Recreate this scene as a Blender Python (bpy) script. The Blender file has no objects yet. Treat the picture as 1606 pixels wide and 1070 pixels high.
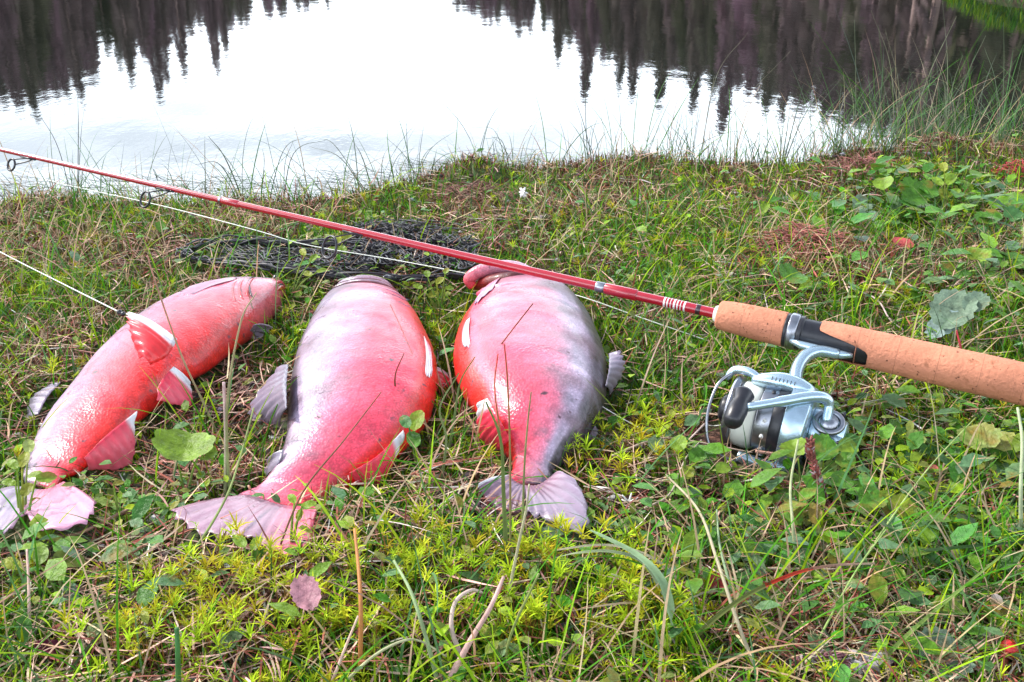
import bpy, math, random
import numpy as np
from mathutils import Vector, Matrix
rnd = random.Random(7)
rng = np.random.default_rng(11)
S = bpy.context.scene
COL = S.collection
rad = math.radians

# ------------------------------------------------------------------ camera, sky, sun, exposure
CAM_H, PITCH, FPX = 0.38, 23.0, 1576.0
cam_d = bpy.data.cameras.new('camera'); cam = bpy.data.objects.new('camera', cam_d); COL.objects.link(cam)
cam.location = (0, 0, CAM_H); cam.rotation_euler = (rad(90 - PITCH), 0, 0)
cam_d.sensor_width = 36; cam_d.lens = 36 * FPX / 1606; cam_d.clip_start = 0.01; cam_d.clip_end = 2000
S.camera = cam
S.view_settings.view_transform = 'Standard'; S.view_settings.look = 'None'
S.view_settings.gamma = 1.0; S.view_settings.exposure = 0.60
SUN_EL, SUN_AZ = 42.0, -62.0        # azimuth from +Y towards +X; the sun stands to the left, a little beyond the water
w = bpy.data.worlds.new('World'); S.world = w; w.use_nodes = True
nt = w.node_tree; nt.nodes.clear()
def N(nt, typ, **kw):
    n = nt.nodes.new(typ)
    for k, v in kw.items():
        if k.startswith('i_'):
            n.inputs[k[2:].replace('_', ' ')].default_value = v
        else: setattr(n, k, v)
    return n
sky = N(nt, 'ShaderNodeTexSky', sky_type='NISHITA', sun_disc=False, sun_elevation=rad(SUN_EL), sun_rotation=rad(SUN_AZ), air_density=1.0, dust_density=1.5)
tc = N(nt, 'ShaderNodeTexCoord'); mp = N(nt, 'ShaderNodeMapping'); mp.inputs['Scale'].default_value = (1.0, 1.0, 5.5)
ns = N(nt, 'ShaderNodeTexNoise', i_Scale=1.9, i_Detail=5.0, i_Roughness=0.55)
cr = N(nt, 'ShaderNodeValToRGB'); cr.color_ramp.elements[0].position = 0.37; cr.color_ramp.elements[0].color = (.30,)*3 + (1,)
cr.color_ramp.elements[1].position = 0.60; cr.color_ramp.elements[1].color = (1, 1, 1, 1)
mx = N(nt, 'ShaderNodeMixRGB'); mx.inputs['Color2'].default_value = (38, 41.5, 45.5, 1)
bg = N(nt, 'ShaderNodeBackground', i_Strength=0.1); out = N(nt, 'ShaderNodeOutputWorld')
L = nt.links.new
L(tc.outputs['Generated'], mp.inputs['Vector']); L(mp.outputs[0], ns.inputs['Vector']); L(ns.outputs['Fac'], cr.inputs[0])
sx = N(nt, 'ShaderNodeSeparateXYZ'); L(tc.outputs['Generated'], sx.inputs[0])
el = N(nt, 'ShaderNodeMapRange'); el.inputs['From Min'].default_value = .26; el.inputs['From Max'].default_value = .62; el.inputs['To Min'].default_value = 1; el.inputs['To Max'].default_value = .10; L(sx.outputs['Z'], el.inputs[0])
ml = N(nt, 'ShaderNodeMath', operation='MULTIPLY'); L(cr.outputs[0], ml.inputs[0]); L(el.outputs[0], ml.inputs[1]); L(ml.outputs[0], mx.inputs['Fac']); L(sky.outputs[0], mx.inputs['Color1']); L(mx.outputs[0], bg.inputs['Color']); L(bg.outputs[0], out.inputs[0])
sd = bpy.data.lights.new('sun', 'SUN'); sd.energy = 3.6; sd.angle = rad(4); sd.color = (1, .95, .88)
sun = bpy.data.objects.new('sun', sd); COL.objects.link(sun)
dv = Vector((math.sin(rad(SUN_AZ)) * math.cos(rad(SUN_EL)), math.cos(rad(SUN_AZ)) * math.cos(rad(SUN_EL)), math.sin(rad(SUN_EL))))
sun.rotation_euler = dv.to_track_quat('Z', 'Y').to_euler()

# ------------------------------------------------------------------ projection helpers (pixels of the photo -> places in the world)
cp, sp_ = math.cos(rad(PITCH)), math.sin(rad(PITCH))
def ray(px, py):
    u = (px - 803) / FPX; v = (535 - py) / FPX
    return Vector((u, cp + v * sp_, -sp_ + v * cp))
def at(px, py, z=0.0):
    d = ray(px, py); k = (z - CAM_H) / d.z
    return Vector((d.x * k, d.y * k, z))
def atY(px, py, Y):
    d = ray(px, py); k = Y / d.y
    return Vector((d.x * k, Y, CAM_H + d.z * k))
def az_el(px, py):
    d = ray(px, py)
    return math.degrees(math.atan2(d.x, d.y)), math.degrees(math.atan2(-d.z, math.hypot(d.x, d.y)))

# ------------------------------------------------------------------ noise and land shape
def vnoise(x, y, s, seed=0, oct=3):
    x = np.asarray(x, float); y = np.asarray(y, float); tot = 0; amp = 1; nrm = 0
    for o in range(oct):
        r = np.random.default_rng(seed * 31 + o); T = r.random((64, 64))
        X = x / s + 17.3 * o + 100; Y = y / s + 9.1 * o + 100
        xi = np.floor(X).astype(int); yi = np.floor(Y).astype(int); fx = X - xi; fy = Y - yi
        fx = fx * fx * (3 - 2 * fx); fy = fy * fy * (3 - 2 * fy)
        a = T[xi % 64, yi % 64]; b = T[(xi + 1) % 64, yi % 64]; c = T[xi % 64, (yi + 1) % 64]; d = T[(xi + 1) % 64, (yi + 1) % 64]
        tot = tot + amp * ((a * (1 - fx) + b * fx) * (1 - fy) + (c * (1 - fx) + d * fx) * fy); nrm += amp; amp *= .5; s = s / 2
    return tot / nrm
def sstep(a, b, x):
    t = np.clip((x - a) / (b - a), 0, 1); return t * t * (3 - 2 * t)
WATER = -0.055
EP = [at(px, py, 0.0) for px, py in [(-300, 315), (0, 318), (200, 312), (400, 312), (560, 296), (700, 270), (850, 258), (1000, 252), (1200, 252), (1350, 254), (1440, 240), (1520, 226), (1606, 220), (1800, 205)]]
EX = np.array([-400, -6] + [p.x for p in EP] + [3.0, 400]); EY = np.array([60, 2.1] + [p.y for p in EP] + [2.6, 60])
SAZ = np.array([-180, -100, -60, -40, -27, -18, -8, 0, 5, 10, 14, 18, 20.5, 22.5, 24.5, 30, 60, 100, 180])
SR = np.array([30, 50, 55, 50, 55, 80, 115, 130, 105, 62, 38, 22, 13, 7.6, 6.2, 5.8, 6, 30, 30])
def edge(x): return np.interp(x, EX, EY) + .03 * (vnoise(x, x * 0, .13, 5) - .5)
def shore(x, y): return np.interp(np.degrees(np.arctan2(x, y)), SAZ, SR) * (1 + .0 * x)
HUMPS = [(430, 1000, .022, .16), (900, 990, .012, .1), (740, 285, .03, .06), (1340, 262, .02, .07), (1480, 255, .03, .1), (1000, 262, .014, .1), (1270, 395, .015, .06), (1400, 300, .02, .12), (60, 330, .012, .1)]
HP = [(at(a, b, 0), h, s) for a, b, h, s in HUMPS]
def gz(x, y):
    x = np.asarray(x, float); y = np.asarray(y, float)
    z = .016 * (vnoise(x, y, .22, 1) - .5) + .006 * (vnoise(x, y, .05, 2) - .5)
    for p, h, s in HP: z = z + h * np.exp(-((x - p.x) ** 2 + (y - p.y) ** 2) / (2 * (s * .6) ** 2))
    big = .5 * (vnoise(x, y, 9.0, 3) - .3) * sstep(1.5, 9, np.hypot(x, y)); z = z + np.where(y < edge(x), big, 0)
    d = y - edge(x); lake = sstep(-.03, .10, d)
    r = np.hypot(x, y); sh = shore(x, y); far = sstep(-.25, .06, (r - sh))
    back = .02 + np.clip(r - sh, 0, 400) * .03 * sstep(0, 12, r - sh) + .35 * (vnoise(x, y, 3.0, 4) - .35) * sstep(.3, 4, r - sh)
    zl = z * (1 - lake) + (-.5) * lake
    return np.where(d > 0, zl * (1 - far) + back * far, zl)
def gpt(px, py):
    z = 0.
    for _ in range(4):
        p = at(px, py, z); z = float(gz(p.x, p.y))
    return Vector((p.x, p.y, z))

# ------------------------------------------------------------------ object helpers
def tag(o, label=None, cat=None, group=None, kind=None):
    if label: o['label'] = label
    if cat: o['category'] = cat
    if group: o['group'] = group
    if kind: o['kind'] = kind
    return o
def empty(name, loc=(0, 0, 0), label=None, cat=None, group=None):
    o = bpy.data.objects.new(name, None); COL.objects.link(o); o.location = loc; o.empty_display_size = .02
    return tag(o, label, cat, group)
def mk(name, V, F, mat, parent=None, col=None, smooth=True):
    V = np.asarray(V, np.float32).reshape(-1, 3)
    me = bpy.data.meshes.new(name)
    if isinstance(F, np.ndarray):
        k = F.shape[1]; me.vertices.add(len(V)); me.vertices.foreach_set('co', V.ravel())
        me.loops.add(F.size); me.loops.foreach_set('vertex_index', F.astype(np.int32).ravel())
        me.polygons.add(len(F)); me.polygons.foreach_set('loop_start', np.arange(0, F.size, k, dtype=np.int32))
        me.polygons.foreach_set('loop_total', np.full(len(F), k, np.int32))
    else: me.from_pydata([tuple(map(float, v)) for v in V], [], F)
    me.update(); me.validate()
    if smooth: me.polygons.foreach_set('use_smooth', np.ones(len(me.polygons), bool))
    if col is not None:
        c = np.ones((len(V), 4), np.float32); c[:, :3] = np.asarray(col, np.float32).reshape(-1, 3) if np.ndim(col) > 1 else np.array(col, np.float32)
        a = me.color_attributes.new('Col', 'FLOAT_COLOR', 'POINT'); a.data.foreach_set('color', c.ravel())
    if mat is not None: me.materials.append(mat)
    o = bpy.data.objects.new(name, me); COL.objects.link(o)
    if parent is not None:
        o.parent = parent; o.location = -parent.location if parent.type == 'EMPTY' and parent.parent is None else (0, 0, 0)
    return o
class MB:
    def __init__(s): s.V = []; s.F = []; s.C = []
    def add(s, V, F, c=(1, 1, 1)):
        n = len(s.V); V = [tuple(v) for v in V]; s.V += V; s.F += [tuple(i + n for i in f) for f in F]
        s.C += list(c) if (len(c) == len(V) and len(c) > 0 and np.ndim(c) > 1) else [tuple(c)] * len(V); return s
    def build(s, name, mat, parent=None, smooth=True): return mk(name, np.array(s.V), s.F, mat, parent, np.array(s.C), smooth)
def spline(P, n):
    P = [Vector(p) for p in P]
    if len(P) == 2: return [P[0].lerp(P[1], i / (n - 1)) for i in range(n)]
    Q = [P[0] * 2 - P[1]] + P + [P[-1] * 2 - P[-2]]; out = []
    for i in range(n):
        t = i / (n - 1) * (len(P) - 1); k = min(int(t), len(P) - 2); f = t - k
        a, b, c, d = Q[k:k + 4]
        out.append(0.5 * ((2 * b) + (c - a) * f + (2 * a - 5 * b + 4 * c - d) * f * f + (3 * b - a - 3 * c + d) * f ** 3))
    return out
def tube(mb, P, R, k=8, c=(1, 1, 1), c1=None, caps=True):
    P = [Vector(p) for p in P]; n = len(P)
    if not hasattr(R, '__len__'): R = [R] * n
    V = []; C = []; up = Vector((0.13, .21, 1)).normalized(); prev = None
    for i, p in enumerate(P):
        t = (P[min(i + 1, n - 1)] - P[max(i - 1, 0)]).normalized()
        a = (prev - t * prev.dot(t)) if prev is not None else t.cross(up)
        if a.length < 1e-6: a = t.cross(Vector((1, 0, .1)))
        a.normalize(); prev = a; b = t.cross(a)
        cc = c if c1 is None else tuple(c[j] + (c1[j] - c[j]) * i / (n - 1) for j in range(3))
        for j in range(k):
            th = 2 * math.pi * j / k; V.append(p + (a * math.cos(th) + b * math.sin(th)) * R[i]); C.append(cc)
    F = [(i * k + j, i * k + (j + 1) % k, (i + 1) * k + (j + 1) % k, (i + 1) * k + j) for i in range(n - 1) for j in range(k)]
    if caps: F += [tuple(range(k - 1, -1, -1)), tuple((n - 1) * k + j for j in range(k))]
    mb.add(V, F, C); return mb
def ribbon(mb, P, W, nrm=Vector((0, -.6, .8)), c=(1, 1, 1), c1=None, fold=.25):
    P = [Vector(p) for p in P]; n = len(P); V = []; C = []
    for i, p in enumerate(P):
        t = (P[min(i + 1, n - 1)] - P[max(i - 1, 0)]).normalized(); s = t.cross(nrm)
        if s.length < 1e-5: s = t.cross(Vector((1, 0, 0)))
        s.normalize(); nn = s.cross(t); wd = W[i] if hasattr(W, '__len__') else W
        cc = c if c1 is None else tuple(c[j] + (c1[j] - c[j]) * i / (n - 1) for j in range(3))
        V += [p - s * wd * .5 + nn * wd * fold, p, p + s * wd * .5 + nn * wd * fold]; C += [cc, tuple(x * .8 for x in cc), cc]
    F = []
    for i in range(n - 1):
        a = i * 3; F += [(a, a + 1, a + 4, a + 3), (a + 1, a + 2, a + 5, a + 4)]
    mb.add(V, F, C); return mb

# ------------------------------------------------------------------ materials
def mat(name, base=None, rough=.5, attr=False, metal=0, noise=None, bump=None, spec=.5, coat=0, trans=0, ior=None, sss=0, scales=False):
    m = bpy.data.materials.new(name); m.use_nodes = True; nt = m.node_tree; nt.nodes.clear(); L = nt.links.new
    o = N(nt, 'ShaderNodeOutputMaterial'); b = N(nt, 'ShaderNodeBsdfPrincipled', i_Roughness=rough, i_Metallic=metal)
    b.inputs['Specular IOR Level'].default_value = spec; b.inputs['Coat Weight'].default_value = coat; b.inputs['Coat Roughness'].default_value = .15
    if ior: b.inputs['IOR'].default_value = ior
    if sss:
        b.inputs['Subsurface Weight'].default_value = sss; b.inputs['Subsurface Radius'].default_value = (.01, .004, .003); b.inputs['Subsurface Scale'].default_value = 1
    tc = N(nt, 'ShaderNodeTexCoord'); src = None
    if attr:
        a = N(nt, 'ShaderNodeAttribute', attribute_name='Col'); src = a.outputs['Color']
    else:
        a = N(nt, 'ShaderNodeRGB'); a.outputs[0].default_value = (*base, 1); src = a.outputs[0]
    for nz in (noise or []):     # (scale, detail, lo, hi, colour-to-mix or None, stretch)
        sc, de, lo, hi, c2, st = nz
        mp = N(nt, 'ShaderNodeMapping'); mp.inputs['Scale'].default_value = st or (1, 1, 1); L(tc.outputs['Object'], mp.inputs[0])
        n = N(nt, 'ShaderNodeTexNoise', i_Scale=sc, i_Detail=de, i_Roughness=.6); L(mp.outputs[0], n.inputs['Vector'])
        if c2 is None:
            mr = N(nt, 'ShaderNodeMapRange'); mr.inputs['From Min'].default_value = .3; mr.inputs['From Max'].default_value = .7
            mr.inputs['To Min'].default_value = lo; mr.inputs['To Max'].default_value = hi; L(n.outputs['Fac'], mr.inputs[0])
            x = N(nt, 'ShaderNodeMixRGB', blend_type='MULTIPLY'); x.inputs[0].default_value = 1; L(src, x.inputs[1]); L(mr.outputs[0], x.inputs[2]); src = x.outputs[0]
        else:
            mr = N(nt, 'ShaderNodeMapRange'); mr.inputs['From Min'].default_value = lo; mr.inputs['From Max'].default_value = hi; L(n.outputs['Fac'], mr.inputs[0])
            x = N(nt, 'ShaderNodeMixRGB'); L(mr.outputs[0], x.inputs[0]); L(src, x.inputs[1]); x.inputs[2].default_value = (*c2, 1); src = x.outputs[0]
    L(src, b.inputs['Base Color'])
    if bump:
        sc, strg, dist = bump[:3]; mp = N(nt, 'ShaderNodeMapping'); mp.inputs['Scale'].default_value = bump[3] if len(bump) > 3 else (1, 1, 1); L(tc.outputs['Object'], mp.inputs[0])
        n = N(nt, 'ShaderNodeTexNoise', i_Scale=sc, i_Detail=4.0); L(mp.outputs[0], n.inputs['Vector'])
        bp = N(nt, 'ShaderNodeBump', i_Strength=strg, i_Distance=dist); L(n.outputs['Fac'], bp.inputs['Height']); L(bp.outputs[0], b.inputs['Normal'])
        if scales:
            vo = N(nt, 'ShaderNodeTexVoronoi', i_Scale=520.0); L(tc.outputs['Object'], vo.inputs['Vector']); b2 = N(nt, 'ShaderNodeBump', i_Strength=.32, i_Distance=.0008); L(vo.outputs['Distance'], b2.inputs['Height']); L(bp.outputs[0], b2.inputs['Normal']); L(b2.outputs[0], b.inputs['Normal'])
            ms_ = N(nt, 'ShaderNodeMapRange'); ms_.inputs['From Min'].default_value = .0; ms_.inputs['From Max'].default_value = .6; ms_.inputs['To Min'].default_value = 1.12; ms_.inputs['To Max'].default_value = .78; L(vo.outputs['Distance'], ms_.inputs[0]); xm = N(nt, 'ShaderNodeMixRGB', blend_type='MULTIPLY'); xm.inputs[0].default_value = 1; L(src, xm.inputs[1]); L(ms_.outputs[0], xm.inputs[2]); L(xm.outputs[0], b.inputs['Base Color'])
            n3 = N(nt, 'ShaderNodeTexNoise', i_Scale=38.0, i_Detail=3.0); L(tc.outputs['Object'], n3.inputs['Vector']); m3 = N(nt, 'ShaderNodeMapRange'); m3.inputs['From Min'].default_value = .35; m3.inputs['From Max'].default_value = .65; m3.inputs['To Min'].default_value = .25; m3.inputs['To Max'].default_value = .52; L(n3.outputs['Fac'], m3.inputs[0]); L(m3.outputs[0], b.inputs['Roughness'])
    if trans:
        tr = N(nt, 'ShaderNodeBsdfTranslucent'); L(src, tr.inputs['Color']); ms = N(nt, 'ShaderNodeMixShader'); ms.inputs[0].default_value = trans
        L(b.outputs[0], ms.inputs[1]); L(tr.outputs[0], ms.inputs[2]); L(ms.outputs[0], o.inputs[0])
    else: L(b.outputs[0], o.inputs[0])
    return m
M_soil = mat('soil', (.07, .045, .03), .9, noise=[(30, 6, .34, .6, (.16, .07, .045), None), (11, 5, .36, .48, (.05, .08, .015), None), (90, 4, .5, 1.5, None, None)], bump=(120, .9, .01))
M_leaf = mat('foliage', attr=True, rough=.65, noise=[(60, 3, .8, 1.2, None, None)], spec=.10, trans=.25)
M_broad = mat('broad_leaf', attr=True, rough=.42, noise=[(90, 4, .7, 1.3, None, None), (28, 4, .58, .68, (.22, .16, .03), None), (300, 3, .85, 1.15, None, None)], bump=(260, .6, .003), spec=.22, trans=.2)
M_straw = mat('dry_straw', attr=True, rough=.6, noise=[(80, 3, .75, 1.25, None, None)], spec=.3)
M_bark = mat('conifer_bark', (.30, .20, .18), .9, noise=[(3, 5, .6, 1.4, None, None)])
M_need = mat('conifer_needles', attr=True, rough=.7, spec=.2)
M_fish = mat('char_skin', attr=True, rough=.40, noise=[(26, 5, .72, 1.18, None, None), (150, 3, .80, 1.14, None, None), (75, 3, .64, .72, (.12, .05, .07), None)], bump=(200, .32, .0016), spec=.42, coat=.22, sss=.08, scales=True)
M_fin = mat('fin_membrane', attr=True, rough=.35, noise=[(60, 3, .85, 1.15, None, None)], bump=(300, .35, .001), spec=.5, coat=.2, trans=.15)
M_red = mat('red_lacquer', (.36, .006, .020), .25, spec=.6, coat=.7)
M_dark = mat('black_plastic', (.018, .018, .024), .35, noise=[(200, 3, .7, 1.3, None, None)])
M_wrap = mat('thread_wrap', (.03, .01, .015), .3, coat=.6)
M_white = mat('white_print', (.75, .74, .72), .4)
M_cork = mat('cork', (.62, .245, .145), .75, noise=[(45, 5, .8, 1.15, None, None), (14, 3, .82, 1.12, None, None), (260, 3, .64, .70, (.10, .035, .02), (1, 1, 1)), (90, 4, .60, .72, (.34, .13, .07), None)], bump=(350, .5, .002), spec=.25)
M_silver = mat('silver_paint', (.46, .60, .70), .25, metal=.75, noise=[(80, 3, .9, 1.08, None, None)])
M_alu = mat('brushed_metal', (.34, .35, .39), .3, metal=.95, noise=[(30, 3, .8, 1.1, None, (1, 1, 12))])
M_line = mat('fishing_line', (.72, .74, .66), .35)
M_cord = mat('black_net_cord', (.016, .014, .02), .5, noise=[(60, 3, .5, 2.2, None, None)], spec=.6)
M_peat = mat('peat_crumbs', attr=True, rough=.85, noise=[(120, 4, .6, 1.4, None, None)], bump=(300, .8, .003))
M_lich = mat('lichen_white', (.5, .47, .47), .8, noise=[(70, 4, .45, .62, (.25, .16, .17), None)], bump=(90, .8, .004))
M_water = bpy.data.materials.new('lake_water'); M_water.use_nodes = True
nt = M_water.node_tree; b = nt.nodes['Principled BSDF']; b.inputs['Base Color'].default_value = (.010, .013, .010, 1); b.inputs['Roughness'].default_value = .03; b.inputs['IOR'].default_value = 1.333
tcw = N(nt, 'ShaderNodeTexCoord'); mpw = N(nt, 'ShaderNodeMapping'); mpw.inputs['Scale'].default_value = (1, .55, 1)
nw = N(nt, 'ShaderNodeTexNoise', i_Scale=7.0, i_Detail=5.0, i_Roughness=.6); bw = N(nt, 'ShaderNodeBump', i_Strength=.12, i_Distance=.007)
nt.links.new(tcw.outputs['Object'], mpw.inputs[0]); nt.links.new(mpw.outputs[0], nw.inputs['Vector']); nt.links.new(nw.outputs['Fac'], bw.inputs['Height']); nt.links.new(bw.outputs[0], b.inputs['Normal'])

# ------------------------------------------------------------------ ground sheet, water
gx = np.concatenate([-np.geomspace(420, 1.75, 42), np.arange(-1.7, 1.701, .02), np.geomspace(1.75, 420, 42)])
gy = np.concatenate([-np.geomspace(420, .2, 34), np.arange(-.1, 2.4, .02), np.geomspace(2.42, 420, 70)])
X, Y = np.meshgrid(gx, gy); Z = gz(X, Y)
V = np.stack([X, Y, Z], -1).reshape(-1, 3); nx, ny = len(gx), len(gy)
i, j = np.meshgrid(np.arange(nx - 1), np.arange(ny - 1)); a = (j * nx + i).ravel()
tag(mk('ground', V, np.stack([a, a + 1, a + nx + 1, a + nx], -1), M_soil), kind='structure')
wx, wy = 330.0, 330.0
tag(mk('water', [(-wx, .9, WATER), (wx, .9, WATER), (wx, wy, WATER), (-wx, wy, WATER)], [(0, 1, 2, 3)], M_water, smooth=False), kind='structure')

# ------------------------------------------------------------------ forest on the far shore (seen mirrored in the lake)
TL = [(-500, 260), (-200, 205), (0, 158), (60, 152), (110, 145), (150, 120), (205, 95), (250, 78), (300, 60), (345, 45), (400, 34), (450, 26), (500, 10), (540, -4), (600, -14), (680, -10), (720, 10), (760, 30), (800, 42), (850, 52), (905, 68), (940, 90), (1000, 102), (1090, 118), (1150, 132), (1200, 150), (1260, 165), (1330, 180), (1400, 200), (1440, 250), (1500, 330), (1700, 420), (2100, 500)]
TA = [az_el(a, b) for a, b in TL]; TAa = np.array([a for a, _ in TA]); TAe = np.array([e for _, e in TA])
def spruce(base, H, fullness, r):
    nb = int(90 + 240 * min(1, H / 14)); t = np.sort(r.random(nb) ** .85) * .93 + .06
    rr = (1 - t) ** .85 * H * .23 * fullness * (.65 + .7 * r.random(nb)) + .02 * H; an = r.random(nb) * 6.283
    z0 = t * H; droop = .25 + .5 * (1 - t)
    ca, sa = np.cos(an), np.sin(an); wv = (.03 + .07 * r.random(nb)) * rr + .004 * H
    p0 = np.stack([0 * ca, 0 * ca, z0 + .03 * H], -1); p1 = np.stack([ca * rr * .55, sa * rr * .55, z0 - rr * droop * .3], -1); p2 = np.stack([ca * rr, sa * rr, z0 - rr * droop], -1)
    sv = np.stack([-sa * wv, ca * wv, 0 * ca], -1); dn = np.array([0, 0, -1.0]) * (wv * 1.3)[:, None]
    V = np.stack([p0, p1 + sv, p1 - sv, p2, p1 + dn * 3.2, p2 + dn * 2.0], 1) + base
    F = np.array([[0, 1, 2], [1, 3, 2], [0, 4, 3], [3, 4, 5]])
    F = (F[None] + (np.arange(nb) * 6)[:, None, None]).reshape(-1, 3)
    g = .6 + .8 * r.random(nb); tint = r.random(); c0 = np.array([.085, .085, .045]) * (1 - tint) + np.array([.20, .11, .145]) * tint
    C = np.repeat((c0[None] * g[:, None]), 6, 0)
    return V.reshape(-1, 3), F, C
def trunkmesh(base, H, r0):
    k = 5; th = np.arange(k) * 6.283 / k; V = []
    for zz, q in ((-.3, 1.1), (H * .5, .65), (H * .98, .06)): V.append(np.stack([np.cos(th) * r0 * q, np.sin(th) * r0 * q, 0 * th + zz], -1))
    V = np.concatenate(V) + base; F = []
    for a in range(2):
        for j in range(k): F += [[a * k + j, a * k + (j + 1) % k, (a + 1) * k + (j + 1) % k], [a * k + j, (a + 1) * k + (j + 1) % k, (a + 1) * k + j]]
    return V, np.array(F)
fr = np.random.default_rng(5); FV = []; FF = []; FC = []; TV = []; TF = []; fo = to = 0
def add_tree(azd, D, top_el, full):
    global fo, to
    x, y = D * math.sin(rad(azd)), D * math.cos(rad(azd)); b = np.array([x, y, float(gz(x, y))])
    H = D * math.tan(rad(top_el)) - CAM_H + 2 * WATER * 0 - b[2]
    H = max(H, 1.2)
    V, F, C = spruce(b, H, full, fr); FV.append(V); FF.append(F + fo); FC.append(C); fo += len(V)
    V, F = trunkmesh(b, H, .011 * H + .03); TV.append(V); TF.append(F + to); to += len(V)
for k in range(1250):
    azd = -46 + 96 * fr.random(); sh = float(np.interp(azd, SAZ, SR)); D = max(sh * (1.03 + .5 * fr.random()), sh + .8)
    if azd > 17: D = max(D, 10 + 16 * fr.random())
    e = float(np.interp(azd, TAa, TAe)); u = fr.random()
    el = e * (1.03 - .5 * u * u) if k % 6 else e * (.97 + .06 * fr.random()) + .35 * fr.random()
    if azd > 20.5: el = min(el, 17)
    add_tree(azd, D, el, .9 if k % 6 else .6)
for px, py in [(57, 182), (128, 160), (208, 130), (252, 155), (262, 130), (290, 120), (342, 118), (356, 88), (425, 36), (483, 22), (548, 4), (735, 22), (772, 32), (853, 52), (918, 158), (876, 100), (970, 140), (990, 158), (1034, 165), (1087, 172), (1118, 150), (1132, 205), (1200, 178), (1225, 190), (1290, 200), (1320, 200), (1378, 212), (1405, 222)]:
    azd, e = az_el(px, py); sh = float(np.interp(azd, SAZ, SR)); add_tree(azd, max(sh * 1.06, 9), e, .42)
for k in range(90):          # the wood also stands behind and beside the viewer
    azd = 60 + 240 * fr.random(); add_tree(azd, 26 + 26 * fr.random(), 10 + 7 * fr.random(), .8)
tag(mk('conifer_forest', np.concatenate(FV), np.concatenate(FF), M_need, None, np.concatenate(FC), False), 'dark spruce wood on the far shore, mirrored upside down in the lake', 'forest', kind='stuff')
tag(mk('forest_trunks', np.concatenate(TV), np.concatenate(TF), M_bark), 'grey brown trunks of the spruce wood across the lake', 'tree trunks', kind='stuff')

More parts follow.
